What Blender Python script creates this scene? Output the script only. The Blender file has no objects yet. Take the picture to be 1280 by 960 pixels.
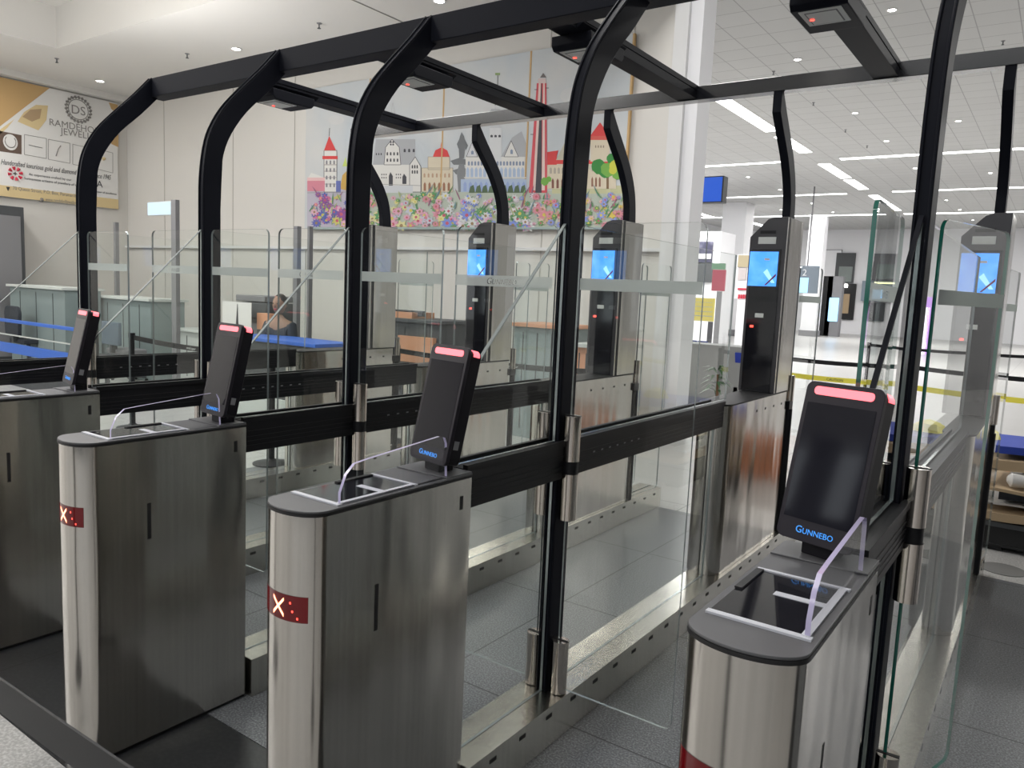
import bpy, math, random
from mathutils import Vector, Matrix
random.seed(7)
PI = math.pi
S = bpy.context.scene
COL = S.collection

# ------------------------------------------------------------------ camera, world, lights, exposure
FPX, YAW, PIT, ROL = 964.36, .6152, -.1188, .0454
CAM = Vector((4.649, -1.735, 1.6))
_f = Vector((-math.sin(YAW) * math.cos(PIT), math.cos(YAW) * math.cos(PIT), math.sin(PIT)))
_r = _f.cross(Vector((0, 0, 1))).normalized(); _u = _r.cross(_f)
_r, _u = math.cos(ROL) * _r + math.sin(ROL) * _u, -math.sin(ROL) * _r + math.cos(ROL) * _u
cd = bpy.data.cameras.new('camera'); cam = bpy.data.objects.new('camera', cd); COL.objects.link(cam)
cd.sensor_width = 36; cd.lens = FPX * 36 / 1280; cd.clip_start = .02; cd.clip_end = 200
cam.matrix_world = Matrix(((_r.x, _u.x, -_f.x, CAM.x), (_r.y, _u.y, -_f.y, CAM.y), (_r.z, _u.z, -_f.z, CAM.z), (0, 0, 0, 1)))
S.camera = cam

def at(px, py, ax, v):
    """world point seen at a photo pixel, on the plane ax = v"""
    d = _f + _r * ((px - 640) / FPX) + _u * ((480 - py) / FPX)
    k = 'xyz'.index(ax); t = (v - CAM[k]) / d[k]
    return CAM + d * t

w = bpy.data.worlds.new('world'); S.world = w; w.use_nodes = True
w.node_tree.nodes['Background'].inputs[0].default_value = (.8, .85, .9, 1)
w.node_tree.nodes['Background'].inputs[1].default_value = 1.1

def area(name, loc, sx, sy, power, col=(1, .985, .965), rot=(0, 0, 0)):
    l = bpy.data.lights.new(name, 'AREA'); l.shape = 'RECTANGLE'; l.size = sx; l.size_y = sy
    l.energy = power; l.color = col
    o = bpy.data.objects.new(name, l); o.location = loc; o.rotation_euler = rot; COL.objects.link(o)
    return o
# area lamps standing in for the hall's and arrivals room's ceiling lights
for x in (-9.3, -5.5, -1.6):
    for y in (-2.5, 2.6):
        area('ceiling_area_light', (x, y, 4.9), 1.4, .5, 60)
for x, y, sx, sy, p in ((3, -1.5, .35, 4, 60), (9.5, 3, .35, 4, 25), (4, -7, 5, .35, 100),
                        (1.9, 3.0, .8, 3, 110), (6.5, 7.5, 3, 1.2, 60), (-3, -3.5, 4, .3, 90), (-8, -4, 4, .3, 90)):
    area('ceiling_area_light', (x, y, 6.12 if x > 1.3 else 4.85), sx, sy, p)
for x, y in ((-8, 13), (-5, 17), (10.5, 13), (-8, 24), (0, 24), (8, 22), (-8, 38), (0, 38), (8, 38)):
    area('ceiling_area_light', (x, y, 6.1), 5, 1.2, 390)

# unseen upward lamps added to brighten the arrivals room's white ceiling
for x, y in ((-7.2, -1.5), (-2.2, -2.5), (-4.5, 3.0)):
    area('added_uplight', (x, y, 2.9), 1.6, .3, 48, rot=(PI, 0, 0))
vs = S.view_settings
S.display_settings.display_device = 'sRGB'
vs.view_transform = 'Standard'; vs.look = 'None'; vs.exposure = 0.53; vs.gamma = 1; vs.use_curve_mapping = False
S.cycles.transparent_max_bounces = 48
S.cycles.max_bounces = 10; S.cycles.glossy_bounces = 5; S.cycles.transmission_bounces = 6
S.cycles.caustics_reflective = False; S.cycles.caustics_refractive = False
S.cycles.sample_clamp_indirect = 4

# ------------------------------------------------------------------ materials
def newmat(name):
    m = bpy.data.materials.new(name); m.use_nodes = True
    nt = m.node_tree; return m, nt, nt.nodes['Principled BSDF']
def pm(name, col, rough=.5, metal=0., coat=0., emit=None, es=0., noise=None, spec=.5):
    m, nt, b = newmat(name)
    b.inputs['Base Color'].default_value = (*col, 1); b.inputs['Roughness'].default_value = rough
    b.inputs['Metallic'].default_value = metal; b.inputs['Coat Weight'].default_value = coat
    b.inputs['Coat Roughness'].default_value = .08
    b.inputs['Specular IOR Level'].default_value = spec
    if emit: b.inputs['Emission Color'].default_value = (*emit, 1); b.inputs['Emission Strength'].default_value = es
    if noise:   # (scale, other colour, lo, hi)
        tc = nt.nodes.new('ShaderNodeTexCoord'); n = nt.nodes.new('ShaderNodeTexNoise'); n.inputs['Scale'].default_value = noise[0]
        n.inputs['Detail'].default_value = 3
        r = nt.nodes.new('ShaderNodeValToRGB'); r.color_ramp.elements[0].color = (*col, 1); r.color_ramp.elements[1].color = (*noise[1], 1)
        r.color_ramp.elements[0].position = noise[2]; r.color_ramp.elements[1].position = noise[3]
        nt.links.new(tc.outputs['Object'], n.inputs['Vector']); nt.links.new(n.outputs['Fac'], r.inputs['Fac'])
        nt.links.new(r.outputs['Color'], b.inputs['Base Color'])
    return m
def steel(name, col, rough, wav=.02, streak=.12, aniso=.6):
    m, nt, b = newmat(name)
    tc = nt.nodes.new('ShaderNodeTexCoord')
    mp = nt.nodes.new('ShaderNodeMapping'); mp.inputs['Scale'].default_value = (60, 60, .5)
    n = nt.nodes.new('ShaderNodeTexNoise'); n.inputs['Scale'].default_value = 1; n.inputs['Detail'].default_value = 4
    nt.links.new(tc.outputs['Object'], mp.inputs['Vector']); nt.links.new(mp.outputs[0], n.inputs['Vector'])
    r = nt.nodes.new('ShaderNodeMapRange'); r.inputs['From Min'].default_value = .3; r.inputs['From Max'].default_value = .7
    r.inputs['To Min'].default_value = 1 - streak; r.inputs['To Max'].default_value = 1
    nt.links.new(n.outputs['Fac'], r.inputs['Value'])
    mx = nt.nodes.new('ShaderNodeVectorMath'); mx.operation = 'SCALE'; mx.inputs[0].default_value = col
    nt.links.new(r.outputs[0], mx.inputs['Scale']); nt.links.new(mx.outputs[0], b.inputs['Base Color'])
    rr = nt.nodes.new('ShaderNodeMapRange'); rr.inputs['To Min'].default_value = rough * .85; rr.inputs['To Max'].default_value = rough * 1.2
    nt.links.new(n.outputs['Fac'], rr.inputs['Value']); nt.links.new(rr.outputs[0], b.inputs['Roughness'])
    b.inputs['Metallic'].default_value = 1
    b.inputs['Anisotropic'].default_value = aniso; b.inputs['Anisotropic Rotation'].default_value = .25
    tg = nt.nodes.new('ShaderNodeTangent'); tg.direction_type = 'RADIAL'; tg.axis = 'Z'
    nt.links.new(tg.outputs[0], b.inputs['Tangent'])
    m2 = nt.nodes.new('ShaderNodeMapping'); m2.inputs['Scale'].default_value = (7, 7, 1.6)
    n2 = nt.nodes.new('ShaderNodeTexNoise'); n2.inputs['Scale'].default_value = 1; n2.inputs['Detail'].default_value = 1
    nt.links.new(tc.outputs['Object'], m2.inputs['Vector']); nt.links.new(m2.outputs[0], n2.inputs['Vector'])
    bp = nt.nodes.new('ShaderNodeBump'); bp.inputs['Strength'].default_value = 1; bp.inputs['Distance'].default_value = wav * .1
    nt.links.new(n2.outputs['Fac'], bp.inputs['Height']); nt.links.new(bp.outputs[0], b.inputs['Normal'])
    return m
def glassy(name, tint, gl=1., rough=0.):
    m = bpy.data.materials.new(name); m.use_nodes = True; nt = m.node_tree; nt.nodes.clear()
    out = nt.nodes.new('ShaderNodeOutputMaterial'); mix = nt.nodes.new('ShaderNodeMixShader')
    t = nt.nodes.new('ShaderNodeBsdfTransparent'); t.inputs[0].default_value = (*tint, 1)
    g = nt.nodes.new('ShaderNodeBsdfGlossy'); g.inputs['Roughness'].default_value = rough; g.inputs[0].default_value = (gl, gl, gl, 1)
    fr = nt.nodes.new('ShaderNodeFresnel'); fr.inputs[0].default_value = 1.45
    ge = nt.nodes.new('ShaderNodeNewGeometry'); k = nt.nodes.new('ShaderNodeMath'); k.operation = 'SUBTRACT'; k.inputs[0].default_value = 1
    mu_ = nt.nodes.new('ShaderNodeMath'); mu_.operation = 'MULTIPLY'
    nt.links.new(ge.outputs['Backfacing'], k.inputs[1]); nt.links.new(k.outputs[0], mu_.inputs[0]); nt.links.new(fr.outputs[0], mu_.inputs[1])
    nt.links.new(mu_.outputs[0], mix.inputs[0]); nt.links.new(t.outputs[0], mix.inputs[1]); nt.links.new(g.outputs[0], mix.inputs[2])
    nt.links.new(mix.outputs[0], out.inputs[0]); return m
def frost(name, col, k):
    m = bpy.data.materials.new(name); m.use_nodes = True; nt = m.node_tree; nt.nodes.clear()
    out = nt.nodes.new('ShaderNodeOutputMaterial'); mix = nt.nodes.new('ShaderNodeMixShader'); mix.inputs[0].default_value = k
    t = nt.nodes.new('ShaderNodeBsdfTransparent'); d = nt.nodes.new('ShaderNodeBsdfDiffuse'); d.inputs[0].default_value = (*col, 1)
    tr = nt.nodes.new('ShaderNodeBsdfTranslucent'); tr.inputs[0].default_value = (*col, 1)
    m2 = nt.nodes.new('ShaderNodeMixShader'); m2.inputs[0].default_value = .5
    nt.links.new(d.outputs[0], m2.inputs[1]); nt.links.new(tr.outputs[0], m2.inputs[2])
    nt.links.new(t.outputs[0], mix.inputs[1]); nt.links.new(m2.outputs[0], mix.inputs[2]); nt.links.new(mix.outputs[0], out.inputs[0]); return m

STEEL = steel('brushed_steel', (.56, .535, .50), .17, wav=.08, aniso=.5)
STEEL_L = steel('plinth_steel', (.58, .565, .52), .24, wav=.03, aniso=.2)
CHROME = steel('polished_steel', (.66, .60, .55), .16, wav=.01, streak=.15, aniso=.3)
BLACK = pm('black_powder_coat', (.009, .010, .015), .5, spec=.08)
BLACKM = pm('black_anodised', (.010, .010, .012), .45, spec=.25)
BEAM = pm('far_beam_paint', (.012, .013, .017), .2, coat=1.)
PLASTIC = pm('black_plastic', (.010, .009, .012), .4, spec=.25)
BEZEL = pm('dark_bezel', (.020, .017, .024), .35, spec=.35)
SCREENG = pm('dark_screen_glass', (.012, .012, .018), .06, spec=.45)
LIDG = pm('grey_lid', (.10, .10, .105), .42)
LIDK = pm('black_edge', (.006, .006, .007), .5)
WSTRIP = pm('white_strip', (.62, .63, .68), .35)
READER = pm('reader_glass', (.010, .010, .014), .05, coat=.3, spec=.6)
GLASS = glassy('clear_glass', (.982, .992, .986))
GEDGE = pm('green_glass_edge', (.012, .13, .095), .12, coat=.6)
LEDGE = pm('pale_glass_edge', (.42, .47, .47), .2, metal=.6)
ACRY = glassy('clear_acrylic', (.97, .97, .985))
ACEDGE = pm('acrylic_edge', (.55, .5, .72), .15, emit=None)
FROST = frost('frosted_band', (.62, .66, .64), .8)
SLOT = pm('slot_black', (.004, .004, .005), .6)
LEDR = pm('red_light_bar', (.8, .15, .16), .4, emit=(1., .13, .16), es=1.5)
LEDD = pm('red_display_glass', (.014, .001, .002), .12, spec=.4, emit=(.5, .004, .01), es=.10)
LEDX = pm('cross_symbol', (1, .6, .4), .4, emit=(1., .28, .14), es=4)
LEDS = pm('red_led_dot', (.9, .1, .1), .4, emit=(1., .05, .03), es=2.5)
LOGO = pm('blue_logo', (.06, .3, .75), .4, emit=(.05, .3, .9), es=.45)
SCRB = pm('blue_screen', (.05, .2, .7), .2, emit=(.06, .30, .95), es=.9, noise=(6, (.3, .6, .95), .45, .7))
SCRB2 = pm('light_blue_screen', (.3, .6, .9), .2, emit=(.35, .65, 1), es=.8)
TOWERD = pm('tower_dark_panel', (.05, .047, .052), .3, coat=.3)
SLATE = pm('grey_label', (.72, .74, .71), .5)
WALLM = pm('wall_paint', (.64, .62, .585), .8)
PILL = pm('pillar_paint', (.66, .66, .66), .6)
CEILM = pm('ceiling_paint', (.72, .705, .675), .85)
WHITE = pm('white_paint', (.78, .78, .8), .6)
LAMP = pm('lamp_lens', (1, 1, 1), .4, emit=(1, .98, .93), es=14)
STRIP = pm('strip_lens', (1, 1, 1), .4, emit=(1, 1, 1), es=4)
RINGM = pm('lamp_ring', (.7, .7, .68), .4)
GREYM = pm('mid_grey', (.2, .2, .21), .6)
DGREY = pm('dark_grey', (.06, .065, .07), .55)
BLUE = pm('blue_laminate', (.03, .13, .55), .45)
BLUEF = pm('blue_fabric', (.02, .05, .35), .8)
DESKW = pm('pale_laminate', (.55, .58, .56), .45)
DESKG = pm('grey_green_laminate', (.22, .27, .27), .5)
ORANGE = pm('orange_wood', (.62, .30, .17), .5)
CARD = pm('cardboard', (.42, .31, .19), .85)
GOLD = pm('gold_print', (.52, .34, .15), .6)
GOLDL = pm('light_gold_print', (.66, .52, .28), .6)
PAPER = pm('white_print', (.72, .71, .69), .6)
INK = pm('ink', (.05, .05, .055), .6)
INKG = pm('grey_ink', (.22, .21, .2), .6)
REDINK = pm('red_ink', (.5, .02, .05), .6)
YEL = pm('yellow_tape', (.8, .72, .08), .5)
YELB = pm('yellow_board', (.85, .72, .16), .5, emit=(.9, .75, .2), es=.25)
TVBLUE = pm('blue_tv_screen', (.01, .06, .4), .3, emit=(.02, .1, .55), es=.55)
PURP = pm('purple_sign', (.3, .1, .5), .4, emit=(.5, .2, .8), es=.5)
SKIN = pm('skin', (.32, .19, .13), .6)
SHIRT = pm('dark_shirt', (.03, .035, .045), .85)
HAIR = pm('dark_hair', (.01, .009, .008), .6)
LEAF = pm('leaf', (.05, .13, .05), .5)
TERRA = pm('brown_pot', (.25, .13, .07), .7)

def floor_mat(name, base, spk, rough, scale, joint=None, bumpy=0):
    m, nt, b = newmat(name)
    tc = nt.nodes.new('ShaderNodeTexCoord')
    n = nt.nodes.new('ShaderNodeTexNoise'); n.inputs['Scale'].default_value = scale; n.inputs['Detail'].default_value = 2
    r = nt.nodes.new('ShaderNodeValToRGB'); r.color_ramp.elements[0].color = (*base, 1); r.color_ramp.elements[1].color = (*spk, 1)
    r.color_ramp.elements[0].position = .42; r.color_ramp.elements[1].position = .68
    nt.links.new(tc.outputs['Object'], n.inputs['Vector']); nt.links.new(n.outputs['Fac'], r.inputs['Fac'])
    last = r.outputs['Color']
    if joint:
        sep = nt.nodes.new('ShaderNodeSeparateXYZ'); nt.links.new(tc.outputs['Object'], sep.inputs[0])
        fac = None
        for k, (per, off) in enumerate(joint):
            a = nt.nodes.new('ShaderNodeMath'); a.operation = 'SUBTRACT'; a.inputs[1].default_value = off
            nt.links.new(sep.outputs[k], a.inputs[0])
            pg = nt.nodes.new('ShaderNodeMath'); pg.operation = 'PINGPONG'; pg.inputs[1].default_value = per / 2
            nt.links.new(a.outputs[0], pg.inputs[0])
            c = nt.nodes.new('ShaderNodeMath'); c.operation = 'LESS_THAN'; c.inputs[1].default_value = .0035
            nt.links.new(pg.outputs[0], c.inputs[0])
            if fac is None: fac = c.outputs[0]
            else:
                mx = nt.nodes.new('ShaderNodeMath'); mx.operation = 'MAXIMUM'
                nt.links.new(fac, mx.inputs[0]); nt.links.new(c.outputs[0], mx.inputs[1]); fac = mx.outputs[0]
        mc = nt.nodes.new('ShaderNodeMixRGB'); mc.inputs[2].default_value = (base[0] * .3, base[1] * .3, base[2] * .3, 1)
        nt.links.new(fac, mc.inputs[0]); nt.links.new(last, mc.inputs[1]); last = mc.outputs[0]
    nt.links.new(last, b.inputs['Base Color']); b.inputs['Roughness'].default_value = rough
    return m
FLBLACK = floor_mat('black_stone_tiles', (.018, .019, .021), (.03, .031, .033), .3, 60, ((.8, .53), (50, 20)))
FLDARK = floor_mat('dark_stone_tiles', (.085, .09, .097), (.24, .25, .26), .3, 140, ((1.07, .53), (1.0, .64)))
FLLIGHT = floor_mat('pale_granite', (.36, .355, .345), (.56, .555, .54), .3, 90, ((1.2, 0), (1.2, .3)))

def tile_mat():
    m, nt, b = newmat('ceiling_tiles')
    tc = nt.nodes.new('ShaderNodeTexCoord'); br = nt.nodes.new('ShaderNodeTexBrick')
    br.offset = 0; br.inputs['Scale'].default_value = 1; br.inputs['Brick Width'].default_value = .6; br.inputs['Row Height'].default_value = .6
    br.inputs['Mortar Size'].default_value = .008; br.inputs['Mortar Smooth'].default_value = 0
    br.inputs['Color1'].default_value = (.53, .53, .525, 1); br.inputs['Color2'].default_value = (.55, .55, .545, 1); br.inputs['Mortar'].default_value = (.33, .33, .33, 1)
    nt.links.new(tc.outputs['Object'], br.inputs['Vector']); nt.links.new(br.outputs['Color'], b.inputs['Base Color'])
    b.inputs['Roughness'].default_value = .85; return m
TILES = tile_mat()

# ------------------------------------------------------------------ mesh helpers
class MB:
    def __init__(s): s.v = []; s.f = []; s.m = []; s.mats = []
    def mi(s, m):
        if m not in s.mats: s.mats.append(m)
        return s.mats.index(m)
    def add(s, vs, fs, m):
        o = len(s.v); k = s.mi(m); s.v += [tuple(p) for p in vs]
        for f in fs: s.f.append([i + o for i in f]); s.m.append(k)
        return s
    def box(s, x0, x1, y0, y1, z0, z1, m):
        x0, x1 = min(x0, x1), max(x0, x1); y0, y1 = min(y0, y1), max(y0, y1); z0, z1 = min(z0, z1), max(z0, z1)
        vs = [(x0, y0, z0), (x1, y0, z0), (x1, y1, z0), (x0, y1, z0), (x0, y0, z1), (x1, y0, z1), (x1, y1, z1), (x0, y1, z1)]
        return s.add(vs, [(0, 3, 2, 1), (4, 5, 6, 7), (0, 1, 5, 4), (1, 2, 6, 5), (2, 3, 7, 6), (3, 0, 4, 7)], m)
    def prism(s, pts, ax, a, b, m, me=None):
        """polygon pts in the two other axes (cyclic order), extruded from a to b along ax; me = material of the rim"""
        n = len(pts)
        def P(p, t):
            return {'x': (t, p[0], p[1]), 'y': (p[0], t, p[1]), 'z': (p[0], p[1], t)}[ax]
        vs = [P(p, a) for p in pts] + [P(p, b) for p in pts]
        ar = sum(pts[i][0] * pts[(i + 1) % n][1] - pts[(i + 1) % n][0] * pts[i][1] for i in range(n))
        flip = (ar < 0) ^ (ax == 'y') ^ (b < a)
        caps = [list(range(n))[::-1], list(range(n, 2 * n))]
        sides = [[i, (i + 1) % n, (i + 1) % n + n, i + n] for i in range(n)]
        if flip: caps = [c[::-1] for c in caps]; sides = [c[::-1] for c in sides]
        s.add(vs, caps, m)
        o = len(s.v) - 2 * n; k = s.mi(me or m)
        for f in sides: s.f.append([i + o for i in f]); s.m.append(k)
        return s
    def cyl(s, c, r, h, m, n=24, ax='z', r2=None, mt=None):
        r2 = r if r2 is None else r2; x, y, z = c
        def P(a, rr, t):
            u, v = rr * math.cos(a), rr * math.sin(a)
            return {'z': (x + u, y + v, z + t), 'y': (x + u, y + t, z - v), 'x': (x + t, y + u, z + v)}[ax]
        A = [2 * PI * i / n for i in range(n)]
        vs = [P(a, r, 0) for a in A] + [P(a, r2, h) for a in A]
        s.add(vs, [[i, (i + 1) % n, (i + 1) % n + n, i + n] for i in range(n)] + [list(range(n))[::-1]], m)
        o = len(s.v) - 2 * n; s.f.append([i + o for i in range(n, 2 * n)]); s.m.append(s.mi(mt or m))
        return s
    def tube(s, path, r, m, n=10):
        path = [Vector(p) for p in path]; rings = []; up = Vector((0, 0, 1))
        for i, p in enumerate(path):
            d = (path[min(i + 1, len(path) - 1)] - path[max(i - 1, 0)]).normalized()
            a = d.cross(up); a = a.normalized() if a.length > 1e-3 else Vector((1, 0, 0)); b = d.cross(a)
            rr = r[i] if isinstance(r, (list, tuple)) else r
            rings.append([p + a * rr * math.cos(2 * PI * k / n) + b * rr * math.sin(2 * PI * k / n) for k in range(n)])
        vs = [q for R in rings for q in R]; fs = []
        for i in range(len(path) - 1):
            for k in range(n): fs.append([i * n + k, i * n + (k + 1) % n, (i + 1) * n + (k + 1) % n, (i + 1) * n + k])
        fs += [list(range(n))[::-1], [len(vs) - n + k for k in range(n)]]
        return s.add(vs, fs, m)
    def lathe(s, c, prof, m, n=20):
        vs = []; fs = []
        for r, z in prof:
            vs += [(c[0] + r * math.cos(2 * PI * k / n), c[1] + r * math.sin(2 * PI * k / n), c[2] + z) for k in range(n)]
        for i in range(len(prof) - 1):
            for k in range(n): fs.append([i * n + k, i * n + (k + 1) % n, (i + 1) * n + (k + 1) % n, (i + 1) * n + k])
        fs += [list(range(n))[::-1], [len(vs) - n + k for k in range(n)]]
        return s.add(vs, fs, m)
    def flat(s, pts3, m, nrm=None):
        return s.add(pts3, [list(range(len(pts3)))], m)
    def text(s, txt, size, M, m, depth=.002, align='LEFT', shear=0, sc=.75, caps=False, space=1.):
        c = bpy.data.curves.new('t', 'FONT'); c.body = txt; c.size = size; c.extrude = depth / 2; c.align_x = align
        c.shear = shear; c.space_character = space; c.resolution_u = 3; c.small_caps_scale = sc
        if caps:
            for i in range(1, len(txt)): c.body_format[i].use_small_caps = True
        o = bpy.data.objects.new('t', c); COL.objects.link(o)
        dg = bpy.context.evaluated_depsgraph_get(); dg.update()
        me = o.evaluated_get(dg).to_mesh()
        vs = [M @ v.co for v in me.vertices]; fs = [list(p.vertices) for p in me.polygons]
        o.evaluated_get(dg).to_mesh_clear()
        bpy.data.objects.remove(o); bpy.data.curves.remove(c)
        return s.add(vs, fs, m)
    def build(s, name, parent=None, bevel=0, smooth=True, loc=None, label=None):
        me = bpy.data.meshes.new(name); me.from_pydata(s.v, [], s.f)
        for m in s.mats: me.materials.append(m)
        for p, k in zip(me.polygons, s.m): p.material_index = k; p.use_smooth = smooth
        if smooth: me.set_sharp_from_angle(angle=math.radians(32))
        o = bpy.data.objects.new(name, me); COL.objects.link(o)
        if parent: o.parent = parent
        if loc: o.location = loc
        if bevel:
            b = o.modifiers.new('bevel', 'BEVEL'); b.width = bevel; b.segments = 2; b.limit_method = 'ANGLE'; b.angle_limit = math.radians(40)
            b.harden_normals = False
        if label: o['label'] = label
        return o
def tag(o, label, cat, group=None):
    o['label'] = label; o['category'] = cat
    if group: o['group'] = group
    return o
def thing(name, label, cat, loc=(0, 0, 0), rz=0, group=None):
    o = bpy.data.objects.new(name, None); COL.objects.link(o); o.location = loc; o.rotation_euler = (0, 0, rz)
    o.empty_display_size = .1
    return tag(o, label, cat, group)
def struct(o): o['kind'] = 'structure'; return o
def dup(root, loc, label, group=None):
    r = root.copy(); COL.objects.link(r); r.location = loc; r['label'] = label
    if group: r['group'] = group
    for ch in list(root.children):
        c = ch.copy(); COL.objects.link(c); c.parent = r
        for g in list(ch.children):
            d = g.copy(); COL.objects.link(d); d.parent = c
    return r
def TM(loc, rot): return Matrix.Translation(loc) @ rot
RF = Matrix.Rotation(PI / 2, 4, 'X')                                   # text standing, read from -y
RL = Matrix.Rotation(PI / 2, 4, 'Z') @ Matrix.Rotation(PI / 2, 4, 'X')  # text standing, read from +x
def arc(cx, cy, r, a0, a1, n=6):
    return [(cx + r * math.cos(math.radians(a0 + (a1 - a0) * i / n)), cy + r * math.sin(math.radians(a0 + (a1 - a0) * i / n))) for i in range(n + 1)]

# ------------------------------------------------------------------ the setting
ZC, ZH = 4.95, 6.2            # ceiling of the arrivals room, ceiling of the hall
struct(MB().box(-.9, 14, -.63, -.162, -.06, 0, FLBLACK).build('floor_black_row'))
struct(MB().box(-.9, 14, -.158, 3.7, -.06, 0, FLDARK).build('floor_dark_tiles'))
struct(MB().box(-10.5, -.902, -.63, 3.7, -.06, 0, FLLIGHT).build('floor_side'))
struct(MB().box(-10.5, 14, -12, -.632, -.06, 0, FLLIGHT).build('floor'))
struct(MB().box(-13.5, 14, 3.702, 48, -.06, 0, FLLIGHT).build('floor_hall'))
struct(MB().box(-10.6, -10.5, -12, 6.4, 0, ZC, WALLM).build('wall_left'))
bw = MB().box(-10.6, .9, 6.4, 6.6, 0, ZC, WALLM)
struct(bw.build('wall_back'))
for x in (.374, -.75, -9.2, -7.1, -5.5):
    struct(MB().box(x - .006, x + .006, 6.394, 6.3995, .1, ZC, pm('joint', (.42, .4, .37), .8)).build('trim_1'))
# the wall ends in a stepped pillar
struct(MB().box(.9, 1.06, 6.3, 6.75, 0, ZH, PILL).build('wall_pillar'))
struct(MB().box(1.06, 1.2, 6.36, 6.7, 0, ZH, WHITE).build('wall_pillar_edge'))
cl = MB(); cx0, cx1, cy0, cy1 = -8.2, -3.4, -3.2, 4.1
cl.box(-10.6, .93, cy1, 6.4, ZC, ZC + .1, CEILM); cl.box(-10.6, .93, -12, cy0, ZC, ZC + .1, CEILM)
cl.box(-10.6, cx0, cy0, cy1, ZC, ZC + .1, CEILM); cl.box(cx1, .93, cy0, cy1, ZC, ZC + .1, CEILM)
cl.box(cx0 - .1, cx1 + .1, cy0 - .1, cy1 + .1, ZC + .6, ZC + .7, CEILM)
cl.box(cx0 - .1, cx0, cy0, cy1, ZC + .1, ZC + .6, CEILM); cl.box(cx1, cx1 + .1, cy0, cy1, ZC + .1, ZC + .6, CEILM)
cl.box(cx0, cx1, cy1, cy1 + .1, ZC + .1, ZC + .6, CEILM); cl.box(cx0, cx1, cy0 - .1, cy0, ZC + .1, ZC + .6, CEILM)
struct(cl.build('ceiling', smooth=False))
struct(MB().box(.93, 1.05, -12, 6.4, ZC, ZH, WALLM).build('wall_bulkhead'))
struct(MB().box(.93, 14, -12, 48, ZH, ZH + .1, TILES).build('ceiling_hall'))
struct(MB().box(-13.5, .93, 6.6, 48, ZH, ZH + .1, TILES).build('ceiling_hall_side'))
struct(MB().box(-13.6, -13.5, 6.6, 48, 0, ZH, WHITE).build('wall_shops'))
struct(MB().box(-13.5, 14, 48, 48.2, 0, ZH, WHITE).build('wall_far'))
struct(MB().box(14, 14.1, -12, 48, 0, ZH, pm('dim_wall', (.3, .3, .3), .7)).build('wall_right'))
struct(MB().box(-10.5, .9, 6.33, 6.399, 2.12, 2.16, PILL).build('trim_2'))
# cornice of the left wall
struct(MB().box(-10.5, -10.3, -12, 6.4, ZC - .1, ZC, CEILM).build('trim_3'))
# groove and raised coffer of the white ceiling
struct(MB().box(-2.62, -2.60, .5, 6.38, ZC - .006, ZC - .001, pm('ceiling_joint', (.3, .29, .27), .9)).build('trim_4'))

# unseen columns and bands added behind the camera to streak the steel's reflections
random.seed(21)
rx = -10.0; kk = 0
while rx < 13.5:
    wd = random.choice((.12, .2, .35, .6, .9)); mm = (pm('added_column_dark', (.03, .03, .032), .6), PILL, pm('added_column_grey', (.12, .12, .12), .6))[kk % 3]
    struct(MB().box(rx, rx + wd, -11.26, -10.9, 0, ZH - .001 if rx > 1.1 else ZC - .001, mm).build('added_rear_column')); rx += wd + random.uniform(.25, 1.1); kk += 1
struct(MB().box(-10.6, 14, -11.72, -11.28, 2.9, 3.3, pm('added_transom', (.1, .1, .1), .6)).build('added_rear_transom'))
struct(MB().box(-10.6, 14, -11.72, -11.28, 0, .9, pm('added_dado', (.12, .12, .12), .6)).build('added_rear_dado'))

# ------------------------------------------------------------------ overhead frame over the gates
XB = [-.162, 1.088, 2.16, 3.228, 4.318, 5.40]
ZP = .153                     # height of the low plinths
fr = thing('overhead_frame', 'large black steel arch frame standing over all the gates', 'frame', (0, 0, 0))
outer = [(.55, ZP), (.55, 1.95), (.553, 2.10), (.571, 2.24), (.603, 2.34), (.668, 2.45), (.76, 2.556), (.88, 2.681), (.94, 2.748), (1.004, 2.822)]
inner = [(1.09, 2.822), (1.09, 2.766), (.934, 2.594), (.798, 2.459), (.706, 2.33), (.662, 2.222), (.653, 2.13), (.645, 1.95), (.645, ZP)]
def dense(pl, k=3):
    if pl[0] == (1.09, 2.822): return [pl[0]] + dense(pl[1:], k)
    out = []
    for i in range(len(pl) - 1):
        p0 = pl[max(i - 1, 0)]; p1 = pl[i]; p2 = pl[i + 1]; p3 = pl[min(i + 2, len(pl) - 1)]
        if p1[1] == ZP or p2[1] == ZP: out.append(p1); continue
        if p0[1] == ZP: p0 = (2 * p1[0] - p2[0], 2 * p1[1] - p2[1])
        if p3[1] == ZP: p3 = (2 * p2[0] - p1[0], 2 * p2[1] - p1[1])
        for t in range(k):
            u = t / k
            out.append(tuple(.5 * ((2 * p1[j]) + (-p0[j] + p2[j]) * u + (2 * p0[j] - 5 * p1[j] + 4 * p2[j] - p3[j]) * u * u + (-p0[j] + 3 * p1[j] - 3 * p2[j] + p3[j]) * u ** 3) for j in (0, 1)))
    out.append(pl[-1]); return out
near_poly = dense(outer) + dense(inner)
far_top = 2.822
YM = 3.69
far_poly = [(YM - y, z if z > 1 else 1.075) for y, z in near_poly]
for i, x in enumerate(XB):
    p = MB().prism(near_poly, 'x', x - .021, x + .021, BLACK)
    # raised lips on both edges of the front face leave a groove between them
    lip = dense([(y - .006 if z < 2.2 else y - .005, z + (0 if z < 2.2 else .004)) for y, z in outer]) + dense(outer[::-1])
    p.prism(lip, 'x', x - .021, x - .012, BLACK); p.prism(lip, 'x', x + .012, x + .021, BLACK)
    p.build('post', fr, bevel=.0025)
    MB().prism([(max(y, 2.698), max(z, 1.072)) for y, z in far_poly], 'x', x - .024, x + .024, BLACK).build('post', fr, bevel=.002)
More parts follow.
